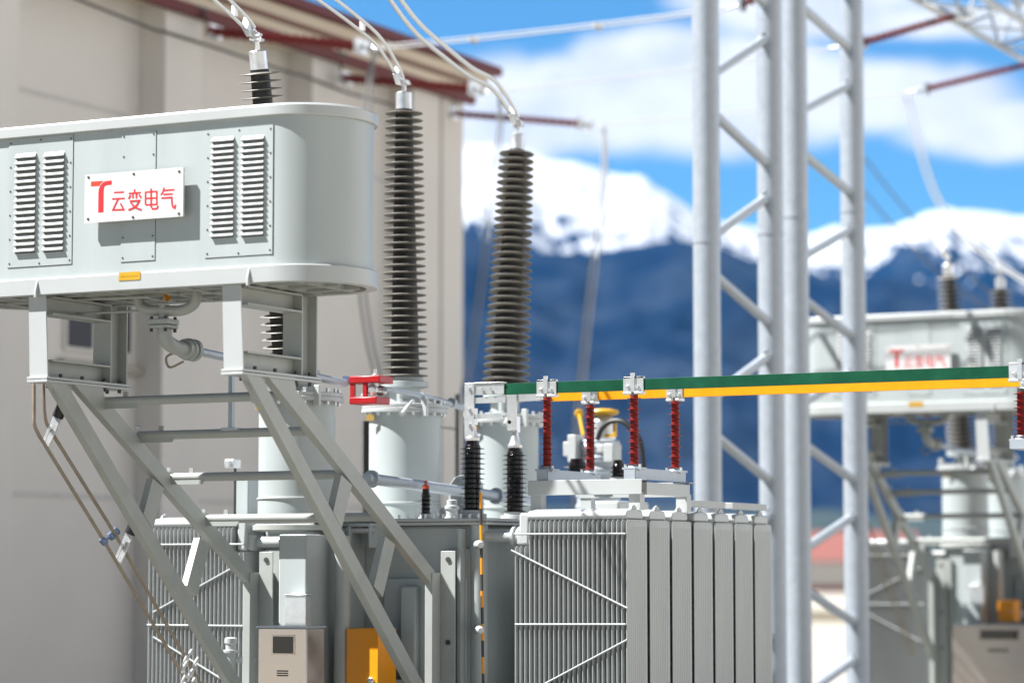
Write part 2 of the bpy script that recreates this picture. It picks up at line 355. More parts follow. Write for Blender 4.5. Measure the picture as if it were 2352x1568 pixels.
# ---------------------------------------------------------------- low building far behind, seen between the columns
o = thing('low_building', 'low white building with a red roof far beyond the lattice columns', 'building', onD(1900, 1358, 290))
p0 = onD(1770, 1358, 290); p1 = onD(2120, 1358, 290); dv = (p1-p0); dp = Vector((-s_, c_, 0))*9
def slab(za, zb, e=0, d=dp): return M().prism([p0+Vector((0,0,za-p0.z))-d*e, p1+Vector((0,0,za-p0.z))-d*e, p1+Vector((0,0,za-p0.z))+d*(1+e), p0+Vector((0,0,za-p0.z))+d*(1+e)], (0, 0, zb-za))
obj('wall', slab(0, 3.2), WHITEW, o)
obj('plinth_band', slab(.25, .75, .01), mat('faded_red_band', (.42, .13, .11), .8), o)
ze = 3.2
obj('roof', M().prism([p0+Vector((0,0,ze))-dp*.08, p0+dp*.5+Vector((0,0,ze+3.2)), p0+dp*1.08+Vector((0,0,ze))], dv), TILE, o)
o = M(); q0 = onD(1600, 1392, 120); q1 = onD(2500, 1392, 120)
wl = M().prism([q0-Vector((0,0,q0.z)), q1-Vector((0,0,q1.z)), q1-Vector((0,0,q1.z))+dp*.03, q0-Vector((0,0,q0.z))+dp*.03], (0, 0, .55))
one('boundary_wall', wl, mat('cream_wall', (.66, .60, .49), .9, var=.05, scale=.5), 'low cream boundary wall crossing the yard behind the lattice columns', 'wall')
# ================================================================ GANTRY: two lattice columns, beam, strings and conductors
UG = -12.3; LR = .155
def col_leg(x): r = ray(x, 700); return UG*r.y/r.x
LV_ = [col_leg(x) for x in (1624, 1771, 1829, 1961)]
def column(name, a, b_, y0, gap, run, label, n0):
    t = thing(name, label, 'column', (UG, (LV_[a]+LV_[b_])/2, 0), 'lattice columns of the gantry')
    for k in (a, b_):
        lg = M().cyl((UG, LV_[k], 0), (UG, LV_[k], 11.6), LR, 28)
        L = obj('leg', lg, GALV, t)
        obj('seam_flange', M().lathe([(LR+.006, 0), (LR+.006, .05)], (UG, LV_[k], 5.9+.3*k), n=28), GALV, L)
    up = n0; y = y0
    while y < 2000:
        yA, yB = y, y+run
        pa = onU(1624 if a == 0 else 1829, yA, UG); pb_ = onU(1771 if a == 0 else 1961, yB, UG)
        if up: za, zb = onU(0+ (1655 if a == 0 else 1858), yA, UG).z, onU(1740 if a == 0 else 1930, yB, UG).z
        else: zb, za = onU(1740 if a == 0 else 1930, yA, UG).z, onU(1655 if a == 0 else 1858, yB, UG).z
        if min(za, zb) > .1:
            br = obj('brace', M().cyl((UG, LV_[a]+.1, za), (UG, LV_[b_]-.1, zb), .058, 14), GALV, t)
            obj('gusset', M().prism([(UG-.006, LV_[a]+LR-.02, za-.08), (UG-.006, LV_[a]+LR+.09, za-.04), (UG-.006, LV_[a]+LR+.09, za+.04), (UG-.006, LV_[a]+LR-.02, za+.08)], (.012, 0, 0)).prism([(UG-.006, LV_[b_]-LR+.02, zb-.08), (UG-.006, LV_[b_]-LR-.09, zb-.04), (UG-.006, LV_[b_]-LR-.09, zb+.04), (UG-.006, LV_[b_]-LR+.02, zb+.08)], (.012, 0, 0)), GALV, br)
        y += run+gap; up = not up
    obj('foot_plate', M().box(UG-.45, UG+.45, LV_[a]-.45, LV_[b_]+.45, 0, .06), GALV, t)
    return t
column('lattice_column', 0, 1, -103, 77, 106, 'thick galvanised lattice column nearest the radiators, the left one of the pair', True)
column('lattice_column', 2, 3, -145, 84, 82, 'galvanised lattice column standing right of its twin, nearer the far transformer', False)
# beam along V above the strings
ZB = 11.6
pB0 = onU(2165, 2, UG); 
zb0 = 10.35
bt = thing('gantry_beam', 'pale steel lattice gantry beam crossing the upper right corner', 'gantry beam', (UG, 38, zb0))
for nm, du, dz in (('chord', -.45, 0), ('chord', .45, 0), ('chord', -.45, .9), ('chord', .45, .9)):
    obj(nm, M().cyl((UG+du, 27.5, zb0+dz), (UG+du, 60, zb0+dz), .05, 12), GALV, bt)
lc = M(); k = 0; v = 27.6
while v < 59.5:
    for du in (-.45, .45): lc.cyl((UG+du, v, zb0 if k % 2 else zb0+.9), (UG+du, v+.9, zb0+.9 if k % 2 else zb0), .028, 8)
    for dz in (0, .9): lc.cyl((UG-.45 if k % 2 else UG+.45, v, zb0+dz), (UG+.45 if k % 2 else UG-.45, v+.9, zb0+dz), .022, 8)
    v += .9; k += 1
obj('lacing', lc, GALV, bt)
bc = bt
wc_ = [onU(x, y, UW+.47) for x, y in ((60, -50), (180, 0), (362, 72), (372, 72), (500, 112), (680, 172), (690, 172), (800, 214), (930, 249))]
one('wall_cable', M().tube(wc_, .022, 8), DARK, 'dark cable strung along the beige hall from bracket to bracket', 'cable')
# phases
def string_mesh(p, q, n, double=.0):
    p, q = Vector(p), Vector(q); L = (q-p).length; m = M()
    for dv_ in ((-double, double) if double else (0,)):
        m.lathe(sheds(n, L, .075, .075, .026, .026, .5, .1, .7), p+Vector((0, dv_, 0)), q-p, 14)
    return m
phases = [(33.3, (365, 72), (490, 74), (828, 108), (868, 110), (1592, 36), 'upper left'),
          (37.3, (683, 172), (792, 180), (1088, 205), (1120, 212), (1592, 165), 'middle'),
          (41.3, (930, 248), (1040, 261), (1338, 285), (1362, 288), (1650, 262), 'lowest')]
order = ['first', 'second', 'third']
for i, (v, a, s0, s1, e, fr, nm) in enumerate(phases):
    wa = onU(a[0], a[1], UW+.5); vv = v
    P = [onV(x, y, v) for x, y in (s0, s1, e)]
    wa = Vector((UW+.46, v, P[0].z+.55))
    t = thing('insulator_string', ['red insulator string hanging in front of the cornice, tied highest on the hall', 'red insulator string below the cornice, tied to the middle of the hall wall', 'lowest red insulator string reaching past the hall corner into the clouds'][i], 'insulator', wa, 'red strings tied to the hall')
    obj('wall_bracket', M().box(UW+.44, UW+.62, v-.14, v+.14, wa.z-.2, wa.z+.12).cyl(wa, P[0], .022, 8), DARK, t)
    obj('string', string_mesh(P[0], P[1], 34, [.13, .10, 0][i]), REDS, t)
    f = M(); f.box(P[0].x-.04, P[0].x+.04, v-.16, v+.16, P[0].z-.1, P[0].z+.1)
    obj('yoke_plate', f, ALU, t)
    f = M(); d = (P[2]-P[1]).normalized()
    f.box(P[1].x-.015, P[1].x+.03, v-.16, v+.16, P[1].z-.11, P[1].z+.11)
    f.lathe([(.05, 0), (.075, .05), (.05, .1)], P[1]+d*.1, d, 12).cyl(P[1], P[2], .03, 8)
    obj('dead_end_clamp', f, ALU, t)
    # conductor to the gantry, then the string at the beam
    zc = [onV(1672, 20, 33.3), onV(1905, 112, 37.3), onV(2085, 213, 41.3)][i]
    zs = [onV(1705, 10, 33.3), onV(1985, 97, 37.3), onV(2130, 204, 41.3)][i]
    ze_ = Vector((UG-.48, v, zb0+.0))
    ze_ = [onV(1965, -95, 33.3), onV(2200, 35, 37.3), onV(2366, 147, 41.3)][i]
    m = M()
    cw = (.09, .07, .06)[i]
    for dv_ in (-cw, cw): m.tube([p+Vector((0, dv_, dv_*.5)) for p in arc(P[2], zc, .03)], (.013, .009, .008)[i], 8)
    for k in ((4, 9) if i == 0 else ()):
        q = arc(P[2], zc, .03)[k]; m.box(q.x-.025, q.x+.025, v-.11, v+.11, q.z-.055, q.z+.02)
    one('overhead_conductor', m, WIREO, ['bright twin conductor rising to the lattice columns across the blue sky', 'faint twin conductor crossing the white cloud at mid height', 'lowest faint twin conductor leaving the red string by the clouds'][i], 'power line', 'twin conductors across the sky')
    t = thing('insulator_string', ['red insulator string end peeping out behind the left lattice column at the top', 'red insulator string hanging from the gantry beam, the upper of two at right', 'red insulator string reaching the right edge over the cloud, the lower of two'][i], 'insulator', ze_, 'red strings tied to the gantry beam')
    obj('string', string_mesh(zs, ze_, 30), REDS, t)
    d = (zs-zc).normalized()
    obj('dead_end_clamp', M().cyl(zc, zs, .022, 8).lathe([(.03, 0), (.042, .06), (.03, .12)], zc+d*.15, d, 10).box(zs.x-.03, zs.x+.02, v-.1, v+.1, zs.z-.09, zs.z+.09), GALV, t)
    obj('beam_link', M().cyl(ze_, (UG-.45, v, zb0), .02, 8).box(ze_.x-.02, ze_.x+.25, v-.08, v+.08, ze_.z-.06, ze_.z+.1), ALU, t)
    if i == 0: drop = [P[2], onV(850, 175, v), onV(842, 300, v), onV(832, 520, v), onV(832, 660, v), onV(850, 790, v), onV(868, 870, v), onV(880, 1000, v), Vector((onV(885, 1000, v).x, v, .8))]
    if i == 1: drop = [P[2]+Vector((.2, 0, 0)), onV(1148, 300, v), onV(1132, 420, v), onV(1112, 600, v), onV(1085, 800, v), onV(1070, 880, v), onV(1058, 1000, v), Vector((onV(1050, 1100, v).x, v, .8))]
    if i == 2: drop = [P[2]+Vector((.2, 0, 0)), onV(1388, 400, v), onV(1370, 560, v), onV(1352, 720, v), onV(1337, 870, v), onV(1325, 1010, v), Vector((onV(1320, 1100, v).x, v, .8))]
    m = M(); ex = [.10, .10, .11][i]
    for sg in (-1, 1): m.tube([p+Vector((sg*ex*.5*min(1, j/12+.2), 0, 0)) for j, p in enumerate(spline(drop, 6))], .017 if i < 2 else .024, 8)
    one('dropper_cable', m, WIREO if i == 2 else WIREG, ['twin dropper cable hanging down the hall wall behind the left bushing', 'twin dropper cable slanting down past the hall corner to the middle of the yard', 'wide twin dropper cable hanging before the dark hillside'][i], 'cable', 'twin dropper cables')
# dropper from the gantry string to the far transformer, plus two thin lines
m = M(); v = 41.3
for sg in (-1, 1): m.tube([p+Vector((sg*.05, 0, 0)) for p in spline([onV(2082, 214, v), onV(2100, 290, v), onV(2118, 360, v), onV(2150, 450, v), onV(2200, 530, v), onV(2270, 590, v), onV(2360, 650, v), onV(2480, 720, v)], 6)], .02, 8)
one('dropper_cable', m, WIRE, 'pale twin cable sweeping down to the right over the snowy peak', 'cable', 'twin dropper cables')
for (a, q, lb) in (((1985, 362), (2125, 505), 'thin dark wire slanting down behind the columns, the upper of two'), ((1985, 440), (2095, 515), 'thin dark wire slanting down behind the columns, the lower of two')):
    one('overhead_wire', M().tube(arc(onD(a[0], a[1], 60), onD(q[0]+260, q[1]+230, 75), .5), .022, 6), DARK, lb, 'wire', 'thin dark wires')
# ================================================================ CONSERVATOR
UL, UR, V0, V1 = -13.95, -10.385, 17.1, 18.14
ZT = 5.655; ZBm = 4.325
def outline(off, R=.5, n=14):
    r = R+off; pts = []
    for cx, cy, a0 in ((UR-R, V0+R, -90), (UR-R, V1-R, 0), (UL+R, V1-R, 90), (UL+R, V0+R, 180)):
        for k in range(n+1):
            a = math.radians(a0+90*k/n); pts.append((cx+r*math.cos(a), cy+r*math.sin(a)))
    return pts
def loft(m, secs):
    """secs: (offset, z); closed outlines joined, ends capped"""
    n = None; vs = []
    for off, z in secs:
        o = outline(off); n = len(o); vs += [(x, y, z) for x, y in o]
    fs = [(i*n+j, i*n+(j+1) % n, (i+1)*n+(j+1) % n, (i+1)*n+j) for i in range(len(secs)-1) for j in range(n)]
    m.add(vs, fs+[tuple(range(n-1, -1, -1)), tuple((len(secs)-1)*n+j for j in range(n))]); return m
t = thing('conservator_tank', 'long grey rounded oil tank on raised brackets at upper left', 'oil tank', (-12.1, 17.6, ZBm), 'oil conservators on brackets', far='far blurred grey oil tank on brackets behind the lattice columns')
obj('body', loft(M(), [(0, ZBm+.125), (0, ZT-.09)]), GREY, t)
obj('lid', loft(M(), [(.004, ZT-.095), (.026, ZT-.092), (.03, ZT-.085), (.03, ZT-.018), (.022, ZT-.006), (.005, ZT), (-.2, ZT+.012)]), LID, t, sharp=18)
obj('base_rim', loft(M(), [(.002, ZBm+.132), (.026, ZBm+.130), (.032, ZBm+.122), (.032, ZBm+.004), (.028, ZBm), (-.05, ZBm), (-.05, ZBm+.07), (-.3, ZBm+.07)][::-1]), LID, t, sharp=18)
um = M(); fl0 = M(); loft(fl0, [(-.052, ZBm+.055), (-.052, ZBm+.0685)]); obj('floor', fl0, DARK, t)  # floor coloured near black to stand for shade under the tank
for u in (-13.7, -13.35, -12.72, -12.4, -12.05, -11.72, -11.05, -10.72):
    um.box(u-.03, u+.03, V0+.03, V1-.03, ZBm+.005, ZBm+.0545)
for v in (17.35, 17.62, 17.89): um.box(UL+.2, UR-.2, v-.025, v+.025, ZBm+.003, ZBm+.054)
obj('bottom_rib', um, FRAMEM, t)
VF = V0
def P2(x, y): return onV(x, y, VF)
def plate(tl, br, name, cols=0, rows=0, screws=()):
    a, b_ = P2(*tl), P2(*br); m = M()
    m.box(a.x, b_.x, VF-.005, VF+.01, b_.z, a.z)
    nz = 6 if rows else 7
    w, h = b_.x-a.x, a.z-b_.z
    pl = obj(name, m, GREY, t)
    sc = M()
    for k in range(nz):
        z = b_.z+.03+(h-.06)*k/(nz-1)
        for x in (a.x+.02, b_.x-.02): sc.lathe([(.008, 0), (.007, .004)], (x, VF-.0045, z), (0, -1, 0), 8)
    for x in ([(a.x+b_.x)/2] if rows else []):
        for z in (b_.z+.02, a.z-.02): sc.lathe([(.008, 0), (.007, .004)], (x, VF-.0045, z), (0, -1, 0), 8)
    parts('screw', sc, DARK, pl)
    # cast shadow drawn as thin dark strips below and right of the plate
    obj('shadow_line', M().box(b_.x, b_.x+.004, VF-.0015, VF+.005, b_.z, a.z).box(a.x, b_.x+.004, VF-.0015, VF+.005, b_.z-.004, b_.z), DARK, pl)
    return pl
for (tl, br), colx, (ya, yb), lab in ((((22, 322), (165, 606)), ((37, 84), (102, 149)), (350, 583), None), (((474, 300), (626, 583)), ((487, 539), (556, 608)), (313, 548), None)):
    pl = plate(tl, br, 'louver_panel', 1, 1)
    n = 16 if tl[0] < 100 else 17
    for j, (xa, xb) in enumerate(colx):
        za = P2(xa, ya-3*j+4).z; zb = P2(xa, yb-3*j).z; ua, ub = P2(xa, 450).x, P2(xb, 450).x; m = M(); p = (za-zb)/n
        for k in range(n):
            z = zb+p*k; y = VF-.005; d = .026
            z1 = z+p*.97; zm_ = z+p*.30
            a, b2 = ua+.004, ub-.004
            # hooded slit: sloping front, short return, mouth shade painted as a dark strip
            m.add([(a, y, z1), (b2, y, z1), (ub, y-d, zm_), (ua, y-d, zm_), (ub, y-d*.9, z+p*.14), (ua, y-d*.9, z+p*.14), (b2, y+.001, z+p*.2), (a, y+.001, z+p*.2)],
                  [(0, 3, 2, 1), (3, 5, 4, 2), (5, 7, 6, 4), (0, 7, 5, 3), (1, 2, 4, 6)])
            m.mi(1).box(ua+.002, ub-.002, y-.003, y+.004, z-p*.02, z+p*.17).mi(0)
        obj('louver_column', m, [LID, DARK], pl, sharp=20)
plate((281, 306), (356, 597), 'access_plate')
a = P2(279, 627); b_ = P2(328, 642)
m = M().box(a.x, b_.x, V0-.036, V0-.03, a.z-.062, a.z)
wl = obj('warning_label', m, YEL, t, label='small yellow warning label on the rim')
m = M()
for k, wd in enumerate((.05, .10, .03, .08)): pass
m.box(a.x+.02, b_.x-.02, V0-.0365, V0-.0355, a.z-.037, a.z-.029)
obj('label_text', m, mat('label_print', (.45, .25, .01), .5), wl)
for x in (91, 577):
    p = P2(x, 650)
    obj('rim_lug', M().prism([(p.x-.008, V0-.03, ZBm+.12), (p.x-.008, V0-.06, ZBm+.03), (p.x-.008, V0-.06, ZBm-.02), (p.x-.008, V0-.03, ZBm-.02)], (.016, 0, 0)), LID, t)
# ---------------------------------------------------------------- sign
VS = V0-.072
t = thing('sign', 'white sign with red lettering and T emblem on the front of the oil tank', 'sign', (-12.03, VS, 4.84), 'maker signs on the oil tanks', far='small blurred white sign with red lettering on the far oil tank')
A, B = onV(195, 402, VS), onV(420, 497, VS)
m = M().box(A.x, B.x, VS, VS+.004, B.z, A.z).box(A.x, B.x, VS+.004, VS+.02, A.z-.004, A.z-.001).box(A.x+.001, A.x+.004, VS+.004, VS+.02, B.z, A.z-.004).box(B.x-.004, B.x-.001, VS+.004, VS+.02, B.z, A.z-.004)
obj('panel', m, WHITEP, t)
m = M()
for x in (A.x+.12, B.x-.10): m.box(x-.02, x+.02, VS+.004, V0, B.z+.04, A.z-.06)
obj('standoff', m, DARK, t)
def ZP(x, y, v): return onV(x/3.36/1.0663, (280+y/3.36)/1.0663, v)
m = M()
for x, y in ((728, 518), (1100, 490), (1474, 470), (724, 861), (1093, 845), (1471, 816)):
    p = ZP(x, y, VS-.001); m.lathe([(.011, 0), (.010, .004), (.004, .007)], (p.x, VS, p.z), (0, -1, 0), 10)
parts('screw', m, DARK, t)
def flat(m, pts, d=.0012): m.prism([(lambda q: (q.x, VS-d, q.z))(ZP(x, y, VS)) for x, y in pts], (0, d, 0))
def stroke(m, pts, w=15, d=.0012):
    q = [Vector((x, y)) for x, y in pts]; L = []; R = []
    for i, p in enumerate(q):
        a = (q[i]-q[i-1]).normalized() if i else None; b_ = (q[i+1]-q[i]).normalized() if i < len(q)-1 else None
        tt = ((a or b_)+(b_ or a)).normalized(); nn = Vector((-tt.y, tt.x)); k = w/2/max(.5, abs(nn.dot(Vector((-(b_ or a).y, (b_ or a).x)))))
        L.append(p+nn*k); R.append(p-nn*k)
    for i in range(len(q)-1): flat(m, [L[i], L[i+1], R[i+1], R[i]], d+i*.00004)
e = M()
flat(e, [(750, 554), (852, 547), (832, 566), (815, 590), (748, 594)])
obj('emblem', e, ORED, t)
e = M()
flat(e, [(920, 544), (918, 580), (880, 583), (864, 590), (856, 606), (853, 640), (852, 806), (808, 809), (810, 645), (813, 615), (826, 586), (846, 562), (868, 550)])
obj('emblem', e, RED, t)
CH = [[[(938,645),(1022,640)], [(922,697),(1027,692)], [(972,700),(946,752),(930,787),(1020,784)], [(992,733),(1022,790)]],
      [[(1106,616),(1110,642)], [(1060,652),(1160,644)], [(1095,652),(1094,692)], [(1123,650),(1122,692)], [(1074,664),(1060,696)], [(1144,660),(1162,688)], [(1068,715),(1146,710),(1132,740),(1108,766),(1056,788)], [(1078,728),(1098,752),(1126,772),(1164,786)]],
      [[(1198,746),(1198,641),(1291,635),(1291,741),(1198,746)], [(1198,693),(1291,688)], [(1244,611),(1244,760),(1256,779),(1292,776),(1302,752)]],
      [[(1352,603),(1342,636),(1325,666)], [(1345,628),(1436,620)], [(1344,660),(1420,655)], [(1328,690),(1414,684),(1416,735),(1424,764),(1438,772),(1444,744)]]]
for ch in CH:
    m = M()
    for k, st in enumerate(ch): stroke(m, st, 14, .001+k*.0003)
    obj('lettering', m, RED, t)
# ================================================================ SUPPORT BRACKETS
FU = (-12.90, -11.115)                        # right-hand faces of the two brackets
WB = .17
for bi, uf in enumerate(FU):
    dx = uf-FU[0]
    t = thing('support_bracket', ['grey steel bracket under the left end of the oil tank, with two sloping chords', 'grey steel bracket under the right end of the oil tank, with two sloping chords'][bi], 'bracket', (uf, 17.2, 0), 'brackets carrying the oil tank', far=['far blurred bracket under the left end of the distant oil tank', 'far blurred bracket under the right end of the distant oil tank'][bi])
    zt, zs = ZBm, 3.70; u0, u1 = uf-WB, uf
    def Hpost(va, vb, z0, z1):
        return M().box(u0, u1, va, va+.014, z0, z1).box(u0, u1, vb-.014, vb, z0, z1).box((u0+u1)/2-.006, (u0+u1)/2+.006, va+.014, vb-.014, z0, z1)
    # the front post leans a touch, narrower at the head
    ft = onV(65 if bi == 0 else 513, 664, 17.12).x; 
    obj('post', M().prism([(u0-.02, 17.12, zt-.001), (u1-.03, 17.12, zt-.001), (u1, 17.12, zs), (u0, 17.12, zs)], (0, .014, 0)).box((u0+u1)/2-.01, (u0+u1)/2, 17.134, 17.18, zs, zt-.001), LID, t)
    obj('post', Hpost(17.94, 18.17, zs, zt-.001), FRAMEM, t)
    obj('cross_beam', M().box(u0, u1, 17.182, 17.939, zt-.016, zt-.002).box((u0+u1)/2-.006, (u0+u1)/2+.006, 17.182, 17.939, zt-.13, zt-.016).box(u0, u1, 17.182, 17.939, zt-.145, zt-.13), FRAMEM, t)
    obj('cross_beam', M().box((u0+u1)/2-.006, (u0+u1)/2+.006, 17.182, 17.939, zs, zs+.12).box(u0, u1, 17.182, 17.939, zs+.12, zs+.134), FRAMEM, t)
    pl = obj('saddle_plate', M().box(u0-.012, u1+.012, 17.10, 18.22, zs-.021, zs-.001).box(u0-.012, u1+.012, 17.10, 18.22, zs-.046, zs-.026), LID, t, bevel=.003)
    m = M()
    for v in (17.32, 17.6, 17.9, 18.1):
        for uu in (u1-.025, u0+.025): m.lathe([(.016, 0), (.016, .105)], (uu, v, zs-.075), n=6)
    parts('bolt', m, DARK, pl)
    # sloping chords: right-hand faces measured on the bracket's own plane, 70 mm wide boxes
    def chord(pts, th=.07, uo=0.):
        q = [onU(x, y, FU[0]) for x, y in pts]
        return M().prism([(uf-uo, p.y, p.z) for p in q], (-th, 0, 0))
    zlow = lambda x0, y0, x1, y1, y: (x0+(x1-x0)*(y-y0)/(y1-y0), y)
    obj('lower_chord', chord([zlow(153.9,938,336.8,1247,872), zlow(187.6,938,368.7,1247,876), zlow(187.6,938,368.7,1247,1680), zlow(153.9,938,336.8,1247,1680)]), FRAMEM, t, bevel=.004)
    obj('upper_chord', chord([(163, 873), (236, 882), (241, 912), (582, 1312), (576, 1342), (561, 1326)]), FRAMEM, t, bevel=.004)
    obj('head_plate', chord([(123, 874), (172, 876), (172, 920), (142, 918), (126, 900)], .012, .03), FRAMEM, t)
    obj('strut', chord([(352, 1098), (378, 1120), (352, 1216), (331, 1180)], .062, .004), FRAMEM, t)
    obj('strut', chord([(460, 1234), (484, 1252), (453, 1368), (431, 1344)], .062, .004), FRAMEM, t)
    q = onU(575, 1320, FU[0])
    wc = obj('wall_channel', M().box(uf-.06, uf+.012, q.y-.02, 20.40, .4, q.z+.02).box(uf-.09, uf+.16, 20.375, 20.415, .4, q.z+.22).box(uf+.012, uf+.15, q.y+.12, q.y+.13, .4, q.z+.2), FRAMEM, t, bevel=.004)
    m = M()
    for z in (q.z+.13, 1.62, 1.12): m.lathe([(.022, 0), (.022, .012)], (uf+.085, q.y+.121, z), (0, -1, 0), 10)
    parts('channel_hole', m, DARK, wc)
# rungs
rl = ['top rung', 'second rung from the top', 'third rung from the top', 'lowest rung']
for k, (x, y) in enumerate(((246, 922), (328, 1000), (398, 1096), (478, 1191))):
    q = onU(x, y, FU[0]); m = M()
    m.cyl((FU[0]-.04, q.y, q.z), (FU[1]-.075, q.y, q.z), .037, 18)
    t = one('rung', m, FRAMEM, 'grey tube rung between the two sloping brackets, '+rl[k], 'rung', 'tube rungs between the brackets', far='far blurred tube rung between the distant brackets, '+rl[k])
    u = FU[0]+.30
    obj('clip', M().prism([(FU[0], q.y-.03, q.z-.06), (u, q.y-.03, q.z-.06), (u+.03, q.y-.03, q.z-.02), (FU[0], q.y-.03, q.z+.0)], (0, .012, 0)), FRAMEM, t)
    parts('bolt', M().lathe([(.016, 0), (.016, .03)], (FU[0]-.035, q.y-.02, q.z+.05), (.3, -.3, 1), 6).lathe([(.018, 0), (.018, .03)], (FU[1]-.13, q.y-.03, q.z+.032), (.2, -.4, 1), 6), ALU, t)
    obj('eye_lug', M().box(FU[0]+.16, FU[0]+.20, q.y-.008, q.y+.008, q.z+.03, q.z+.075), FRAMEM, t)
# ---------------------------------------------------------------- pipework under the tank
UP = -12.14
t = thing('oil_pipe', 'pale oil pipe with a flanged elbow dropping from under the tank', 'pipe', onV(378, 742, 17.6), far='far blurred oil pipe dropping under the distant tank')
V = 17.6
def pv_(x, y): return onV(x, y, V)
obj('branch_pipe', M().tube(spline([pv_(318, 655), pv_(318, 690), pv_(335, 710), pv_(378, 713), pv_(420, 712), pv_(448, 694), pv_(452, 655)], 6), .042, 18), FRAMEM, t)
fl = M(); p = pv_(375, 742); fl.box(p.x-.09, p.x+.09, p.y-.09, p.y+.09, p.z-.012, p.z+.028); fl.box(p.x-.085, p.x+.085, p.y-.085, p.y+.085, p.z-.042, p.z-.016)
f_ = obj('flange', fl, FRAMEM, t, bevel=.006)
parts('bolt', M().bolts([(p.x+i*.065, p.y+j*.065, p.z-.07) for i in (-1, 1) for j in (-1, 1)], .014, .12), DARK, f_)
obj('riser', M().cyl(pv_(377, 700), (p.x, p.y, p.z), .04, 18), FRAMEM, t)
e1 = onU(430, 802, UP)
p = Vector((UP, 17.6, p.z-.04))
el = spline([p, pv_(378, 770), Vector((UP, 17.63, pv_(378, 785).z)), Vector((UP+.0, 17.75, onU(395, 797, UP).z)), e1], 6)
obj('elbow', M().tube(el, .058, 20), FRAMEM, t)
e2 = onU(452, 806, UP); d = (e2-e1).normalized()
cp = obj('coupling', M().lathe([(.062, -.05), (.078, -.045), (.078, 0), (.088, .005), (.088, .03), (.074, .035), (.074, .06), (.088, .065), (.088, .10), (.07, .11), (.05, .16)], e1, d, 24), FRAMEM, t)
obj('hose', M().tube(spline([e1+Vector((-.09, -.02, -.02)), e1+Vector((-.16, -.05, -.06)), e1+Vector((-.13, -.05, -.14)), e1+Vector((0, -.05, -.10))], 5), .010, 8), CONDM, t)
e3 = onU(792, 880, UP)
obj('main_pipe', M().cyl(e1+d*.1, e3, .034, 16), GALV, t)
obj('stay_rod', M().cyl(pv_(126, 722), pv_(375, 712), .010, 8).cyl(onV(128, 690, 17.5), onV(345, 681, 17.5), .012, 8), FRAMEM, t)
obj('orange_tag', M().lathe([(.03, -.01), (.036, 0), (.03, .01)], pv_(384, 682), (.9, -.4, 0), 14), mat('amber_glass', (.6, .25, .02), .2), t)
# red relay
v = 20.55
def rv(x, y, vv=20.55): return onV(x, y, vv)
t = thing('relay_frame', 'red bracket frame round a silver gas relay on the oil pipe', 'relay', rv(850, 928))
a, b_ = rv(817, 866), rv(888, 880); m = M().box(a.x, b_.x, v-.12, v+.12, b_.z, a.z)
a, b_ = rv(818, 914), rv(880, 928); m.box(a.x, b_.x, v-.12, v+.12, b_.z, a.z)
obj('frame', m, REDM, t, bevel=.008)
a, b_ = rv(819, 880), rv(828, 914); m = M().box(a.x, b_.x, v-.11, v-.08, b_.z, a.z)
a, b_ = rv(848, 880), rv(856, 914); m.box(a.x, b_.x, v-.11, v-.08, b_.z, a.z); parts('upright', m, REDM, t)
q = rv(866, 896); obj('relay_body', M().lathe([(.03, -.10), (.045, -.09), (.045, -.06), (.03, -.05), (.03, .05), (.045, .06), (.045, .10)], q, (0, 1, 0), 20).lathe([(.03, 0), (.03, .1), (.015, .11), (.015, .15)], q+Vector((.01, -.05, .03)), n=12), ALU, t)
q = rv(800, 872); obj('junction_box', M().box(q.x-.03, q.x+.03, v-.05, v+.05, q.z-.04, q.z+.03).cyl(q, rv(822, 872), .012, 8), BLUE, t)
q0, q1 = onU(968, 908, UP+.1), onU(1064, 936, UP+.1)
o = one('vent_pipe', M().cyl(rv(884, 893), q0, .02, 10).cyl(q0, q1, .028, 12).lathe([(.045, 0), (.045, .05)], onU(1036, 924, UP+.1), (q1-q0), 14), GALV, 'thin silver vent pipe running from the red relay past the middle turret', 'pipe')
# ---------------------------------------------------------------- conduits
m = [None]*2
for k, pts in enumerate(([(78, 874), (78, 945), (79, 975), (90, 1000), (240, 1243), (436, 1575), (470, 1632)], [(99, 874), (101, 940), (106, 968), (122, 998), (268, 1232), (462, 1572), (495, 1630)])):
    pp = [onU(x, y, -13.12+.02*k) for x, y in pts]; pp = [pp[0]]+spline(pp[1:4], 5)+pp[4:]
    one('conduit', M().tube(pp, .0145, 10), [CONDM, CONDM][k], ['thin brown conduit pipe left of the sloping bracket, the outer of two', 'thin brown conduit pipe left of the sloping bracket, the inner of two'][k], 'conduit', 'conduits beside the bracket', far=['far outer thin conduit beside the distant left bracket', 'far inner thin conduit beside the distant left bracket'][k])
for (x, y, lb) in ((121, 985, 'short steel clamp arm on the conduits just below the bracket head'), (287, 1252, 'short steel clamp arm on the conduits half way down the bracket')):
    a, b_ = onU(x+14, y-34, -13.03), onU(x-16, y+36, -13.14)
    mm = M().beam(a, b_, .012, .075, (1, 0, 0)).beam(a+(b_-a)*.4+Vector((0, -.04, 0)), b_+Vector((0, -.04, 0)), .02, .02)
    t = one('conduit_clamp', mm, ALU, lb, 'clamp', 'conduit clamp arms')
    obj('sleeve', M().cyl(a+(a-b_)*.25, a+(b_-a)*.1, .045, 12), BLKR, t)
q = onU(250, 1230, -13.12)
mm = M()
for dx_, dy_ in ((-12, 12), (6, 0), (16, -10)):
    qq = onU(250+dx_, 1230+dy_, -13.12); mm.lathe([(.024, -.03), (.03, -.02), (.03, .02), (.024, .03)], qq, (.3, .6, -.7), 12)
mm.cyl(onU(234, 1245, -13.12), onU(270, 1218, -13.12), .014, 8)
one('pipe_union', mm, BLUE, 'blue grey union clamp joining the two brown conduits', 'clamp')
mm = M()
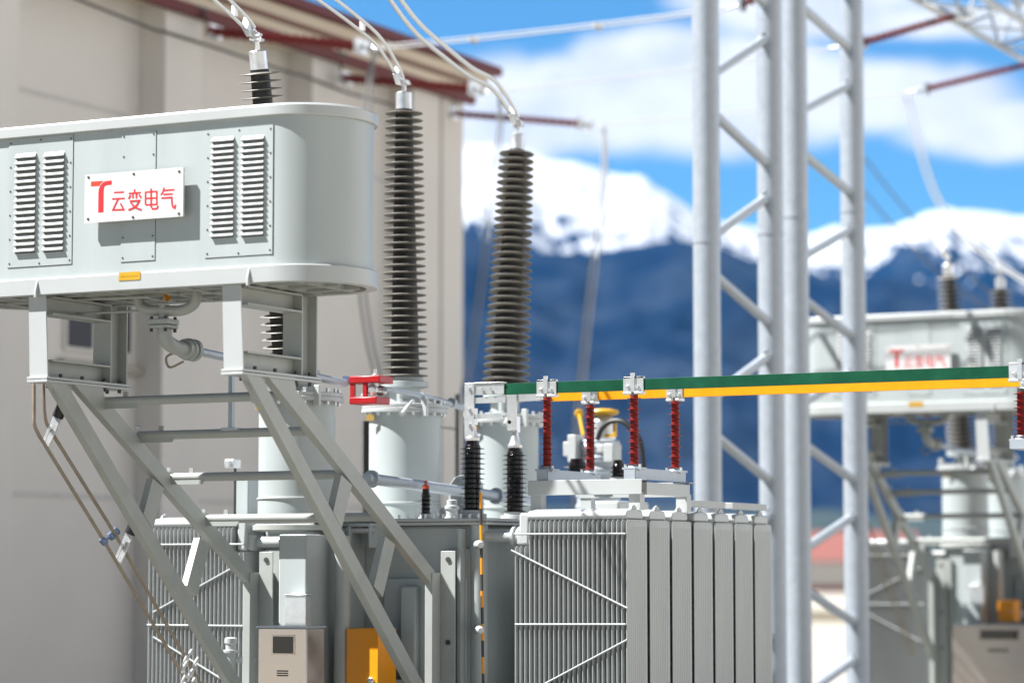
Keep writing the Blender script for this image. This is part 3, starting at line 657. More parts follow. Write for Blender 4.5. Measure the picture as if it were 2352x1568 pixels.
for k in range(9):
    qq = onU(440+random.uniform(-14, 30), 1500+k*9, -13.0); mm.tube(spline([qq, qq+Vector((.02, -.03, .03)), qq+Vector((.0, -.05, -.02)), qq+Vector((-.03, -.02, -.06))], 4), .012, 8)
one('cable_wrap', mm, WHITEP, 'white tape wrapped loosely round the conduits at the bottom left', 'tape')
# ================================================================ MAIN TANK
ZC = onV(1000, 1190, 20.40).z
UA, UB, VM, VN = -13.0, -10.88, 20.42, 26.2
t = thing('transformer_tank', 'big grey transformer tank behind the sloping brackets', 'transformer', (UB, VM, 0), 'transformer tanks', far='far blurred grey transformer tank below the distant oil tank')
obj('body', M().box(UA, UB, VM, VN, .35, ZC-.06), GREY, t, bevel=.03)
obj('cover', M().box(UA-.07, UB+.09, VM-.07, VN+.07, ZC-.058, ZC-.032).box(UA-.07, UB+.09, VM-.07, VN+.07, ZC-.028, ZC), LID, t, bevel=.006)
bl = M()
for k in range(26):
    bl.lathe([(.013, 0), (.013, .035)], (UA+k*.085, VM-.045, ZC), n=6)
parts('cover_bolt', bl, ALU, t)
a = onV(640, 1300, 19.45).x; b_ = onV(703, 1300, 19.45).x
po = obj('turret_pocket', M().box(a, b_, 19.45, 20.415, .5, ZC-.14), GREY, t, bevel=.012)
obj('pocket_flange', M().lathe([(.33, 0), (.36, .01), (.36, .05), (.33, .06)], (onU(683, 1200, -12.35).x, 19.85, ZC-.11), n=48), FRAMEM, t)
obj('pocket_pipe', M().cyl((b_+.14, 19.8, .4), (b_+.14, 19.8, ZC-.15), .07, 20), FRAMEM, t)
for x0, x1, v0 in ((792, 802, 20.2), (1050, 1058, 20.3)):
    a, b_ = onV(x0, 1300, v0).x, onV(x1, 1300, v0).x
    obj('stiffener', M().box(a, b_, v0, VM-.001, .4, ZC-.09), GREY, t, bevel=.003)
a, b_ = onV(880, 1300, 20.34), onV(1068, 1300, 20.34)
obj('wall_panel', M().box(a.x, b_.x, 20.36, VM-.001, .4, onV(1000, 1328, 20.34).z), GREY, t, bevel=.004)
a, b_ = onV(925, 1300, 20.3), onV(952, 1300, 20.3)
obj('wall_channel', M().box(a.x-.02, a.x+.14, 20.28, 20.359, .4, onV(950, 1345, 20.3).z), GREY, t, bevel=.02)
p = onV(1090, 1300, 20.36)
obj('corner_post', M().cyl((p.x, VM+.02, .36), (p.x, VM+.02, ZC-.06), .075, 24), GREY, t)
for y in (1250, 1445):
    q = onV(1082, y, 20.3); r_ = onV(1110, y, 20.15)
    s1 = obj('pipe_stub', M().lathe([(.035, 0), (.035, .26), (.03, .27)], (q.x, 20.40, q.z), (.55, -.83, 0), 18), LID, t)
    e_ = Vector((q.x, 20.40, q.z))+Vector((.55, -.83, 0)).normalized()*.262
    obj('stub_cap', M().lathe([(.031, 0), (.031, .03), (.018, .045)], e_, (.55, -.83, 0), 16), WHITEP, s1)
for v in (21.3, 22.4, 23.6, 24.8):
    obj('side_rib', M().box(UB+.001, UB+.10, v-.04, v+.04, .4, ZC-.07), GREY, t)
# lifting bracket with pins on the front wall
q = onV(835, 1225, 20.2)
lb_ = obj('lifting_bracket', M().box(q.x-.11, q.x+.11, 20.12, 20.41, q.z+.06, q.z+.085).box(q.x-.11, q.x-.09, 20.12, 20.41, q.z-.12, q.z+.06).box(q.x+.09, q.x+.11, 20.12, 20.41, q.z-.12, q.z+.06).box(q.x-.09, q.x+.09, 20.3, 20.32, q.z-.1, q.z+.06), GREY, t, bevel=.004)
obj('pin', M().cyl((q.x-.14, 20.17, q.z+.03), (q.x+.14, 20.17, q.z+.03), .028, 14).lathe([(.045, 0), (.045, .03)], (q.x-.13, 20.17, q.z-.03), (1, 0, 0), 12), ALU, lb_)
# cover clutter: hand-hole, vents, a brass valve, small cap
for x, y, vv, r_, h in ((1038, 1190, 20.75, .05, .16), (1015, 1190, 21.0, .035, .10), (893, 1190, 20.55, .018, .05)):
    q = onV(x, y, vv); obj('cover_fitting', M().lathe([(r_*1.3, 0), (r_*1.3, .02), (r_, .025), (r_, h*.5), (r_*1.25, h*.55), (r_*1.25, h*.7), (r_*.9, h*.75), (r_*.9, h), (r_*.5, h*1.05)], (q.x, vv, ZC), n=20), LID if r_ > .02 else BRASS, t)
q = onV(1095, 1100, 22.6)
obj('cover_dome', M().lathe([(.16, 0), (.16, .30), (.15, .36), (.11, .42), (.05, .44)], (q.x, 22.4, ZC), n=28), LID, t)
obj('cover_box', M().box(-11.5, -11.1, 23.6, 24.3, ZC, ZC+.22), LID, t, bevel=.02)
# big sloping pipe in front of the middle turret
q0, q1 = onU(842, 1098, -11.72), onU(1240, 1152, -11.72)
one('oil_pipe', M().cyl(q0, q1, .048, 20).lathe([(.075, 0), (.075, .03)], q0+(q1-q0)*.02, q1-q0, 18).lathe([(.075, 0), (.075, .03)], q0+(q1-q0)*.72, q1-q0, 18), GALV, 'sloping silver pipe crossing low in front of the middle turret', 'pipe')
# hazard striped tube at the tank corner
p0, p1 = onV(1104, 1130, 20.30), onV(1111, 1660, 20.30)
hzt = thing('hazard_pole', 'yellow and black striped thin pole in front of the tank corner', 'pole', (p0.x, p0.y, .3))
n = 14
for k in range(n):
    a, b_ = p0.lerp(p1, k/n), p0.lerp(p1, (k+1)/n)
    obj('band', M().cyl(a, b_, .0125, 10), ORG if k % 2 == 0 or k < 1 else DARK, hzt)
# ================================================================ TURRETS AND HIGH VOLTAGE BUSHINGS
UBU = -12.35
TV = [onU(683, 930, UBU).y, onU(930, 945, UBU).y, onU(1160, 960, UBU).y]
ZFL = 3.655
names = ['left', 'middle', 'right']
tl = ['short round grey turret at left, half hidden by the upper chord of the right bracket', 'round grey turret with a bolted flange, carrying the middle bushing', 'round grey turret at right, half hidden by the two black bushings']
bl_ = ['tall dark shedded bushing at left, passing behind the oil tank', 'tall dark shedded bushing in the middle, right of the oil tank', 'tall dark shedded bushing at right, leaning towards the mountains']
for i, v in enumerate(TV):
    far = [('far blurred round turret below the distant oil tank, the left one', 'far blurred bushing whose dark top stands over the distant tank, the left one'), ('far blurred round turret below the distant oil tank, the right one', 'far blurred bushing whose dark top stands over the distant tank, the right one'), None][i]
    t = thing('turret', tl[i], 'turret', (UBU, v, ZC), 'bushing turrets on the tank cover', far=far and far[0])
    R = .325
    obj('body', M().lathe([(R+.004, 0), (R+.004, .16), (R, .165), (R, ZFL-ZC-.02)], (UBU, v, ZC), n=64), GREY, t)
    obj('foot_band', M().lathe([(R+.004, .155), (R+.014, .16), (R+.014, .172), (R, .176)], (UBU, v, ZC), n=64), LID, t)
    fl = obj('flange', M().lathe([(R-.02, -.03), (R+.065, -.026), (R+.07, -.02), (R+.07, .008), (R+.065, .012), (R+.06, .014), (R+.06, .018), (R+.065, .02), (R+.065, .045), (R+.06, .05), (R-.06, .055)], (UBU, v, ZFL), n=64), LID, t)
    bo = M()
    for k in range(20):
        a = 2*math.pi*(k+.3)/20; bo.lathe([(.017, -.055), (.017, .085)], (UBU+(R+.03)*math.cos(a), v+(R+.03)*math.sin(a), ZFL), n=6)
    parts('flange_bolt', bo, ALU, fl)
    obj('neck', M().lathe([(.20, 0), (.20, .03), (.14, .035), (.14, .15), (.19, .16), (.19, .2)], (UBU, v, ZFL+.05), n=40), GREY, t)
    parts('lug', M().box(UBU-.30, UBU-.24, v-.28, v-.22, ZFL+.05, ZFL+.15).box(UBU+.10, UBU+.14, v-.33, v-.29, ZFL+.05, ZFL+.17).box(UBU+.3, UBU+.36, v-.24, v-.2, ZFL-.07, ZFL+.1), LID, t, bevel=.006)
    obj('valve', M().cyl((UBU+.22, v-.33, ZFL+.02), (UBU+.24, v-.47, ZFL-.06), .022, 10).cyl((UBU+.24, v-.47, ZFL-.06), (UBU+.30, v-.40, ZFL+.06), .012, 8), LID, t)
    obj('brass_plate', M().box(UBU-.20, UBU-.12, v-.352, v-.347, ZFL-.10, ZFL-.045), BRASS, t)
    # bushing leaning in the plane of the row
    bx, tx_, ns = [((665, 907), (596, 160), 38), ((932, 908), (928, 252), 37), ((1155, 905), (1187, 345), 33)][i]
    bp, tp = onU(*bx, UBU), onU(*tx_, UBU); bp = Vector((UBU, onU(bx[0], 907, UBU).y if i == 0 else v, ZFL+.23))
    L = (tp-bp).length; ax = (tp-bp).normalized()
    t = thing('bushing', bl_[i], 'bushing', bp, 'high voltage bushings in a row', far=far and far[1])
    rings = sheds(ns, L-.06, .212 if i < 2 else .236, .172, .132 if i < 2 else .15, .078, .5, .06, .0)
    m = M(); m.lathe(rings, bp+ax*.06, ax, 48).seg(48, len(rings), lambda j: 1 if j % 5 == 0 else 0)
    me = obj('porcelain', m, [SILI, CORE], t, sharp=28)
    obj('base_flange', M().lathe([(.20, -.02), (.215, -.015), (.215, .03), (.17, .04), (.16, .075)], bp, ax, 44), GREY, t)
    hd = tp
    obj('cap', M().lathe([(.075, -.01), (.075, .02), (.074, .025), (.074, .15), (.066, .158), (.03, .162)], hd, ax, 28), ALU, t)
    obj('cap_ring', M().lathe([(.068, -.035), (.068, .0)], hd, ax, 28), DARK, t)
    w_ = [[(580, 72), (560, 48), (505, -5), (455, -50), (380, -110)], [(922, 185), (905, 150), (866, 92), (805, 40), (745, -5), (670, -60)], [(1186, 275), (1165, 236), (1130, 192), (1080, 165), (1020, 118), (960, 66), (905, -5), (870, -70)]][i]
    c0 = hd+ax*.16; wp = [onU(x, y, UBU) for x, y in w_]
    cl = M(); cl.cyl(c0, c0+ax*.08, .022, 10); k0 = c0+ax*.07; dd = (wp[0]-k0).normalized()
    cl.beam(k0, wp[0], .07, .02).beam(k0+Vector((0, 0, .02)), k0+dd*.12, .03, .05)
    for q in (.3, .7): cl.lathe([(.016, -.05), (.016, .05)], k0+(wp[0]-k0)*q, (1, 0, 0), 8)
    cl.beam(wp[0]+Vector((-.02, 0, 0)), wp[0]+(wp[1]-wp[0]).normalized()*.12, .05, .11)
    for q in range(4): cl.lathe([(.012, -.045), (.012, .045)], k0+(wp[0]-k0)*(.15+.25*q)+Vector((.02*(-1)**q, .02, 0)), (.4, .9, .2), 6)
    obj('terminal_clamp', cl, ALU, t)
    sp_ = spline(wp, 7); m = M(); k = len(sp_)
    off = [.055, .05, .05][i]
    for sg in (-1, 1):
        m.tube([p+Vector((sg*off*.35, 0, sg*off*(.55+.5*min(1, j/k)))) for j, p in enumerate(sp_)], (.0155, .0155, .021)[i], 10)
    for q in ([10] if i == 0 else [18] if i == 1 else []):
        if q < k: m.box(sp_[q].x-.02, sp_[q].x+.02, sp_[q].y-.02, sp_[q].y+.02, sp_[q].z-.04, sp_[q].z+.05)
    one('bushing_lead', m, WIRE, ['twin silver lead bending up left from the left bushing', 'twin silver lead curving up left from the middle bushing', 'bright white twin lead sweeping up across the blue sky from the right bushing'][i], 'cable', 'twin leads of the bushings')
# dark ribbed arrester behind the middle turret, thin pole
q = onV(842, 1090, 22.9)
one('surge_arrester', M().lathe(sheds(34, .62, .055, .055, .03, .03, .5, .1), (q.x, 22.9, q.z-.1), n=16).cyl((q.x, 22.9, ZC), (q.x, 22.9, q.z-.1), .04, 10), DARK, 'slim dark ribbed column hidden behind the left edge of the middle turret', 'arrester')
q = onV(1050, 905, 26.6)
one('standpipe', M().cyl((q.x, 26.6, ZC-.4), (q.x, 26.6, q.z), .025, 10).cyl((q.x, 26.6, q.z-.38), (q.x-.3, 26.6, q.z-.33), .016, 8), DARK, 'thin dark standpipe right of the middle turret', 'pipe')
# pole with lamp-like head and green cabinet at the left
q = onV(536, 1070, 20.7)
t = thing('sensor_post', 'small sensor head on a thin post between the sloping brackets', 'sensor', (q.x, 20.7, ZC))
obj('post', M().cyl((q.x+.02, 20.7, ZC), (q.x+.02, 20.7, q.z), .012, 8), DARK, t)
obj('head', M().box(q.x-.05, q.x+.05, 20.63, 20.75, q.z-.02, q.z+.06).lathe([(.03, 0), (.03, .04)], (q.x, 20.63, q.z+.02), (0, -1, 0), 14), ALU, t, bevel=.006)
q0, q1 = onV(541, 1085, 21.1), onV(570, 1180, 21.1)
one('cover_cabinet', M().prism([(q0.x, 21.1, ZC), (q1.x, 21.1, ZC), (q1.x, 21.1, q0.z-.06), (q1.x-.03, 21.1, q0.z), (q0.x, 21.1, q0.z)], (0, .25, 0)), GREY, 'narrow grey green box on the tank cover behind the lower rungs', 'box', bevel=.01)
# a hanging pole bracket between rung one and two
q0, q1 = onV(532, 905, 18.35), onV(532, 985, 18.35)
one('hanger_rod', M().box(q0.x-.018, q0.x+.018, 18.33, 18.37, q1.z, q0.z+.2).box(q0.x-.07, q0.x+.06, 18.30, 18.40, q1.z-.012, q1.z+.012), GALV, 'short blue grey hanger rod standing between the top two rungs', 'rod')
# ================================================================ RADIATORS
RU0, RU1, RV, RP, RW = -10.468, -9.445, 20.24, .4525, .395
ZR = 2.655; ZR0 = .55
def radiator(name, label, group, u0, u1, v, front, mirror=False, ties=(), far=None):
    t = thing(name, label, 'radiator', ((u0+u1)/2, v, ZR0), group, far=far)
    n = 24; p = (u1-u0-.012)/(n-1); m = M()
    def zt_(k): kk = k if not mirror else n-1-k; return ZR-.03 if kk > 2 else ZR-.24
    for k in range(n):
        u = u0+.006+p*k; z1 = zt_(k); a, b_ = u-.006, u+.006
        # one pressed plate: rounded nose edges front and back
        pr = [(u-.0055, v+.02), (u-.0025, v), (u+.0025, v), (u+.0055, v+.02), (u+.0055, v+RW-.012), (u+.003, v+RW), (u-.003, v+RW), (u-.0055, v+RW-.012)]
        m.prism([(x, y, ZR0) for x, y in pr], (0, 0, z1-ZR0-.012))
        m.prism([(x, v+.02+(y-v)*(RW-.04)/RW, z1-.0125) for x, y in pr], (0, 0, .0125))
    fp = obj('fins', m, RADM, t, sharp=50)
    # pressed grooves on the open face of the last plate
    gm = M(); ue = (u1+.0015) if not mirror else (u0-.0015); sg = -1 if mirror else 1
    for k in range(9):
        y = v+.03+(RW-.06)*(k+.5)/9; h = .013
        gm.prism([(ue-sg*.002, y-h, ZR0+.05), (ue+sg*.0012, y-h*.5, ZR0+.05), (ue+sg*.0012, y+h*.5, ZR0+.05), (ue-sg*.002, y+h, ZR0+.05)], (0, 0, ZR-ZR0-.14))
    obj('pressed_ribs', gm, RADM, fp)
    # header: box pipe along the top and the drop to the valve
    hl_, hr = u0+.10, u1-.02
    if mirror: hl_, hr = u0+.02, u1-.10
    pr = [(v+.05, ZR-.028), (v+RW-.05, ZR-.028), (v+RW-.03, ZR), (v+RW-.05, ZR+.045), (v+RW*.5, ZR+.062), (v+.05, ZR+.045), (v+.03, ZR)]
    hd = obj('header', M().prism([(hl_, y, z) for y, z in pr], (hr-hl_, 0, 0)), LID, t, bevel=.012, sharp=60)
    x0, x1 = (u0+.015, u0+.105) if not mirror else (u1-.105, u1-.015)
    obj('header_drop', M().box(x0, x1, v+.05, v+RW-.05, ZR-.235, ZR+.03).box(x0-(.045 if not mirror else -.045), x1-(.045 if not mirror else -.045), v+.09, v+RW-.09, ZR-.235, ZR-.09), LID, t, bevel=.018)
    for b__ in (1,) :
        xx = u1-.035 if not mirror else u0+.035
        obj('lifting_lug', M().prism([(xx-.006, v+RW*.25, ZR-.02), (xx-.006, v+RW*.75, ZR-.02), (xx-.006, v+RW*.62, ZR+.075), (xx-.006, v+RW*.5, ZR+.095), (xx-.006, v+RW*.38, ZR+.075)], (.012, 0, 0)), RADM, t)
    for z in (2.51, 1.98, 1.52) :
        obj('spacer', M().cyl((xx, v+RW, z), (xx, v+RP, z), .008, 8), RADM, t)
    for a, b_ in ties:
        obj('tie_bar', M().cyl(a, b_, .0085, 10), LID, t)
    if not mirror:
        q = Vector((u0-.01, v+RW/2, ZR-.16))
        obj('valve', M().lathe([(.045, 0), (.045, .02), (.085, .022), (.085, .04), (.06, .045), (.06, .07), (.085, .075), (.085, .095), (.045, .10), (.045, .36)], q, (-1, 0, 0), 24), LID, t)
    else:
        q = Vector((u1+.01, v+RW/2, ZR-.16)); obj('valve', M().cyl(q, q+Vector((.25, 0, 0)), .05, 16), LID, t)
    return t
ordn = ['first radiator from the front', 'second radiator from the front', 'third radiator from the front', 'middle radiator, fourth from the front', 'third radiator from the far end', 'last but one radiator', 'last radiator, beside the lattice column']
f = RV-.009
def FV(x, y): return onV(x, y, f)
tiesR = [(Vector((RU0, f, FV(1180, 1226).z)), Vector((RU1-.01, f, FV(1440, 1225).z))), (Vector((RU0+.01, f, FV(1180, 1433).z)), Vector((RU1-.01, f, FV(1440, 1433).z))),
         (FV(1174, 1263), FV(1441, 1396)), (FV(1250, 1570), FV(1441, 1468)), (Vector((RU0+.01, f, .95)), Vector((RU1-.01, f, .95)))]
for i in range(7):
    radiator('radiator', ('fin fronted ' if i == 0 else '')+ordn[i]+' in the right hand bank', 'radiators of the right hand bank', RU0, RU1, RV+RP*i, i == 0, ties=tiesR if i == 0 else ())
LU0, LU1, LV0 = onV(357, 1300, 20.2).x, onV(560, 1300, 20.2).x, 20.2
ZRold = ZR; ZR = onV(410, 1203, 20.2).z
LU0 = LU1-1.0; f = LV0-.009
tiesL = [(Vector((LU0, f, FV(400, 1250).z)), Vector((LU1, f, FV(400, 1250).z))), (Vector((LU0, f, FV(400, 1435).z)), Vector((LU1, f, FV(400, 1435).z))), (FV(352, 1405), FV(562, 1288)), (FV(352, 1462), FV(545, 1580))]
for i in range(4):
    radiator('radiator', ['front radiator of the left bank, seen through the brackets', 'second radiator of the left bank, behind the front one', 'third radiator of the left bank, almost hidden', 'rear radiator of the left bank, almost hidden'][i], 'radiators of the left hand bank', LU0, LU1, LV0+RP*i, i == 0, True, tiesL if i == 0 else (), far='far blurred dark finned radiator under the distant bracket' if i == 0 else None)
ZR = ZRold
# ================================================================ BUSBAR SUPPORT FRAME
VG, VY = 20.6, 21.43
U1_, U2_ = onV(1257, 1000, VG).x, onV(1457, 1000, VG).x
UE = onV(2340, 900, VG).x
zpost = onV(1257, 1072, VG).z
t = thing('busbar_support', 'pale steel channel frame on top of the radiators carrying the red insulators', 'frame', ((U1_+U2_)/2, VG, ZR))
zt2, zb2 = zpost-.024, onV(1257, 1104, VG).z
for uu in (U1_, U2_):
    x = uu; obj('cross_channel', M().box(x-.05, x+.05, VG-.10, VY+.10, zt2-.008, zt2).box(x+.042, x+.05, VG-.10, VY+.10, zb2+.002, zt2-.008).box(x-.05, x+.05, VG-.098, VG-.09, zb2+.002, zt2-.009), GALV, t)
zb3 = onV(1400, 1136, VG).z
for vv in (VG-.12, VY+.02):
    ub = U2_+.42 if vv < 21 else U2_+.38
    obj('long_channel', M().box(U1_-.12, U2_+.12, vv, vv+.008, zb3, zb2).box(U1_-.12, U2_+.12, vv+.008, vv+.10, zb2-.008, zb2), LID, t, bevel=.003)
for uu in (U1_-.06, U2_+.04):
    for vv in (VG-.10, VY+.02): obj('leg', M().box(uu-.05, uu+.05, vv+.009, vv+.10, ZR+.05, zb3+.02), LID, t)
obj('side_channel', M().box(U2_+.06, U2_+.12, VG-.02, VY+.02, zb3, zb3+.10), LID, t)
for vv in (22.05, 23.0): obj('foot_channel', M().box(RU1-.10, RU1-.02, vv-.5, vv+.28, ZR+.10, ZR+.155), RADM, t, bevel=.004)
# post insulators
def post_ins(u, v, ytop, ybase, xref, label, head='green', floor=None, grp='red post insulators under the busbars'):
    zb, zt3 = onV(xref, ybase, v).z, onV(xref, ytop, v).z
    if floor is not None: zb = floor
    t = thing('post_insulator', label, 'insulator', (u, v, zb), grp)
    L = zt3-zb
    obj('sheds', M().lathe([(.045, 0)]+sheds(13, L, .062, .060, .035, .033, .22, .02, .42)[1:], (u, v, zb), n=28), REDS, t)
    obj('base_flange', M().box(u-.085, u+.085, v-.06, v+.06, zb-.022, zb-.006).lathe([(.06, -.006), (.045, .02)], (u, v, zb), n=16), GALV, t)
    m = M()
    for i in (-1, 1): m.lathe([(.013, -.03), (.013, .02)], (u+i*.065, v-.035, zb), n=6)
    parts('bolt', m, ALU, t)
    obj('neck', M().cyl((u, v, zt3), (u, v, zt3+.03), .032, 16), DARK, t)
    return t, zt3+.03
GZ0, GZ1 = onV(1350, 900, VG).z, onV(1350, 874, VG).z
YZ0, YZ1 = onV(1600, 911, VY).z, onV(1600, 890, VY).z
def clamp(t, u, v, z0, z1, big):
    w = .092 if big else .075
    m = M().box(u-w, u+w, v-.018, v-.010, z0-.03, z1+.02).box(u-w, u+w, v+.010, v+.018, z0-.03, z1+.02).box(u-w, u+w, v-.03, v+.03, z0-.032, z0-.012).box(u-w, u+w, v-.018, v+.018, z1+.004, z1+.02)
    cl = obj('clamp', m, ALU, t, bevel=.003)
    obj('bolt', M().lathe([(.016, 0), (.016, .02), (.008, .025)], (u-.045, v-.018, (z0+z1)/2-.015), (0, -1, 0), 6).lathe([(.016, 0), (.016, .02)], (u+.04, v-.018, (z0+z1)/2-.02), (0, -1, 0), 6).box(u-.022, u+.015, v-.03, v-.0185, z0-.02, z1+.05), ALU, cl)
for u, v, yt, yb, x, lb, big in ((U1_, VG, 912, 1064, 1257, 'red post insulator under the left end of the green busbar', True), (U2_, VG, 908, 1062, 1457, 'red post insulator under the green busbar, right of the yellow device', True),
                                 (U1_, VY, 930, 1073, 1355, 'red post insulator under the amber busbar in front of the yellow device', False), (U2_, VY, 920, 1064, 1547, 'red post insulator under the amber busbar, rightmost of the four on the frame', False)):
    fz = zpost-.012
    t, zt3 = post_ins(u, v, yt, yb, x, lb, floor=fz)
    if v == VG: clamp(t, u, v, GZ0, GZ1, True)
    else: clamp(t, u, v, YZ0, YZ1, False)
# the far pair at the right edge on a steel pedestal
for v, lb, z0, z1 in ((VG, 'red post insulator at the right edge under the green busbar', GZ0, GZ1), (VY, 'red post insulator at the right edge under the amber busbar', YZ0, YZ1)):
    u = UE+.02 if v == VG else onV(2365, 900, VY).x
    t, zt3 = post_ins(u, v, 900 if v == VG else 908, 1005, 2340, lb, floor=onV(2340, 1006, VG).z)
    clamp(t, u, v, z0, z1, v == VG)
zp = onV(2340, 1006, VG).z-.023
one('pedestal', M().box(UE-.06, UE+.45, VG-.06, VY+.1, zp-.06, zp).cyl((UE+.22, 21.0, 0), (UE+.22, 21.0, zp-.06), .11, 24).box(UE-.1, UE+.35, 20.8, 21.2, 0, .05), GALV, 'steel pedestal at the right edge under the red insulators', 'pedestal')
# busbars
ug = onV(1157, 890, VG).x
one('busbar', M().box(ug, UE+.35, VG-.009, VG+.009, GZ0, GZ1), GREENB, 'long green flat busbar running to the right edge', 'busbar', 'flat busbars', bevel=.002)
uy = onV(1262, 905, VY).x
one('busbar', M().box(uy, UE+.55, VY-.009, VY+.009, YZ0, YZ1), YELB, 'long amber flat busbar behind and below the green one', 'busbar', 'flat busbars', bevel=.002)
# aluminium connectors from the black bushings up to the bars
def lvp(x, y, v): return onV(x, y, v)
VB1, VB2 = 20.62, 21.45
q1, q2 = onV(1085, 1172, VB1), onV(1183, 1182, VB2)
t = thing('flat_connector', 'silver flat connector from the left black bushing up to the green busbar', 'connector', (onV(1090, 1000, VG).x, VG, 3.2), 'silver flat connectors')
a, b_ = onV(1072, 882, VG), onV(1160, 905, VG)
obj('strap', M().box(a.x, b_.x, VG-.02, VG-.010, b_.z, a.z).box(a.x, b_.x, VG+.010, VG+.02, b_.z, a.z).box(a.x, b_.x, VG-.03, VG+.03, a.z, a.z+.008), ALU, t, bevel=.002)
a2, b2 = onV(1071, 880, VG), onV(1090, 1002, VG)
obj('riser', M().box(a2.x, b2.x+.01, VG-.032, VG-.021, b2.z-.02, a2.z).box(a2.x, a2.x+.01, VG-.021, VG+.05, b2.z+.06, a2.z), ALU, t, bevel=.002)
a3, b3 = onV(1092, 916, VG), onV(1150, 922, VG)
obj('strap', M().box(a2.x, b3.x+.05, VG-.02, VG-.012, b3.z-.01, a3.z+.01).box(a2.x, b3.x+.02, VG-.02, VG-.012, b3.z-.14, b3.z-.10), ALU, t)
m = M()
for x, y in ((1082, 892), (1110, 893), (1130, 892), (1082, 940), (1082, 975), (1100, 955)): q = onV(x, y, VG); m.lathe([(.014, 0), (.014, .02)], (q.x, VG-.03, q.z), (0, -1, 0), 6)
parts('bolt', m, ALU, t)
t = thing('flat_connector', 'silver flat connector from the right black bushing up to the amber busbar', 'connector', (onV(1180, 960, VY).x, VY, 3.2), 'silver flat connectors')
a, b_ = onV(1196, 902, VY), onV(1266, 919, VY)
obj('strap', M().box(a.x, b_.x, VY-.02, VY-.010, b_.z, a.z).box(a.x, b_.x, VY+.010, VY+.02, b_.z, a.z), ALU, t, bevel=.002)
a2, b2 = onV(1168, 900, VY), onV(1190, 988, VY)
obj('riser', M().box(a2.x, b2.x, VY-.03, VY-.018, b2.z, a2.z).box(b2.x, a.x+.03, VY-.018, VY-.010, a2.z-.09, a2.z-.015), ALU, t, bevel=.002)
# black low voltage bushings
def lv_bushing(q, zt_, r, n, label, cap):
    t = thing('black_bushing', label, 'bushing', q, 'black glazed bushings')
    L = zt_-q.z
    obj('porcelain', M().lathe([(r*.8, 0)]+sheds(n, L, r*1.12, r*1.12, r*.70, r*.70, .55, .06, .9)[1:]+[(r*.62, L+.01), (r*.55, L+.05)], q, n=36), BLACKP, t, sharp=25)
    obj('base_flange', M().lathe([(r*1.25, -.02), (r*1.25, .02), (r*.95, .025), (r*.95, .05)], q, n=28), LID, t)
    if cap:
        obj('cap', M().lathe([(r*.62, L+.045), (r*.64, L+.07), (r*.48, L+.09), (r*.3, L+.16), (r*.26, L+.20)], q, n=20), ALU, t)
        m = M(); z = q.z+L+.20
        m.lathe([(.05, -.02), (.058, 0), (.05, .02)], (q.x-.03, q.y, z+.07), (0, -1, 0), 16).box(q.x-.03, q.x+.035, q.y-.03, q.y+.03, z-.02, z+.12).lathe([(.018, 0), (.018, .03)], (q.x-.03, q.y-.02, z+.07), (0, -1, 0), 8)
        obj('terminal', m, ALU, t)
    return t
lv_bushing(Vector((q1.x, VB1, ZC+.02)), onV(1085, 1024, VB1).z, .098, 14, 'ribbed black bushing on the tank cover under the left silver connector', True)
lv_bushing(Vector((q2.x, VB2, ZC+.02)), onV(1183, 1040, VB2).z, .102, 14, 'ribbed black bushing just left of the right radiator bank', True)
q = onV(978, 1185, 20.75)
sb = lv_bushing(Vector((q.x, 20.75, ZC)), onV(978, 1134, 20.75).z, .052, 6, 'little black bushing with a red tip on the front of the tank cover', False)
obj('tip', M().lathe([(.03, 0), (.03, .03), (.012, .035), (.012, .07)], (q.x, 20.75, onV(978, 1134, 20.75).z+.045), n=14), mat('red_cap', (.7, .08, .03), .4), sb)
q = onV(1421, 1108, 23.4)
lv_bushing(q, onV(1421, 1068, 23.4).z, .085, 4, 'short black bushing standing right of the grey tap changer', False)
q = onV(1327, 1075, 23.2)
lv_bushing(q+Vector((0, 0, -.1)), q.z+.04, .12, 3, 'low black bushing partly hidden by the second red insulator', False)
# grey head with yellow device behind the red insulators
VT = 25.2
q = onV(1375, 1150, VT)
t = thing('tap_changer', 'grey tap changer head with yellow cap behind the red insulators', 'tap changer', (q.x, VT, ZC))
zt_ = onV(1375, 1010, VT).z
pr = [(.22, 0)]; z = .05
while z < zt_-ZC-.1: pr += [(.22, z), (.235, z+.02), (.235, z+.05), (.22, z+.07)]; z += .12
obj('body', M().lathe(pr+[(.22, zt_-ZC-.02), (.20, zt_-ZC)], (q.x, VT, ZC), n=36), GALV, t)
a, b_ = onV(1323, 1000, VT-.1), onV(1343, 1062, VT-.1)
obj('side_arm', M().box(a.x, b_.x, VT-.3, VT-.1, b_.z, a.z).box(a.x-.05, a.x+.02, VT-.3, VT-.1, b_.z+.06, a.z-.07), LID, t, bevel=.01)
a, b_ = onV(1405, 1020, VT-.1), onV(1428, 1062, VT-.1)
obj('side_arm', M().box(a.x, b_.x, VT-.3, VT-.1, b_.z, a.z).box(a.x-.08, a.x, VT-.3, VT-.1, a.z-.09, a.z-.01), LID, t, bevel=.01)
q2_ = onV(1385, 985, VT)
obj('neck', M().lathe([(.13, -.12), (.13, .08), (.10, .12)], q2_, n=24), ALU, t)
obj('cap', M().lathe([(.10, 0), (.155, .02), (.165, .04), (.15, .06), (.06, .075)], onV(1385, 955, VT), n=28), YEL, t)
q3 = onV(1405, 985, VT-.2)
obj('yellow_guard', M().box(q3.x-.06, q3.x+.06, VT-.24, VT-.2, q3.z-.08, q3.z-.05).box(q3.x+.03, q3.x+.06, VT-.24, VT-.2, q3.z-.05, q3.z+.10), YEL, t)
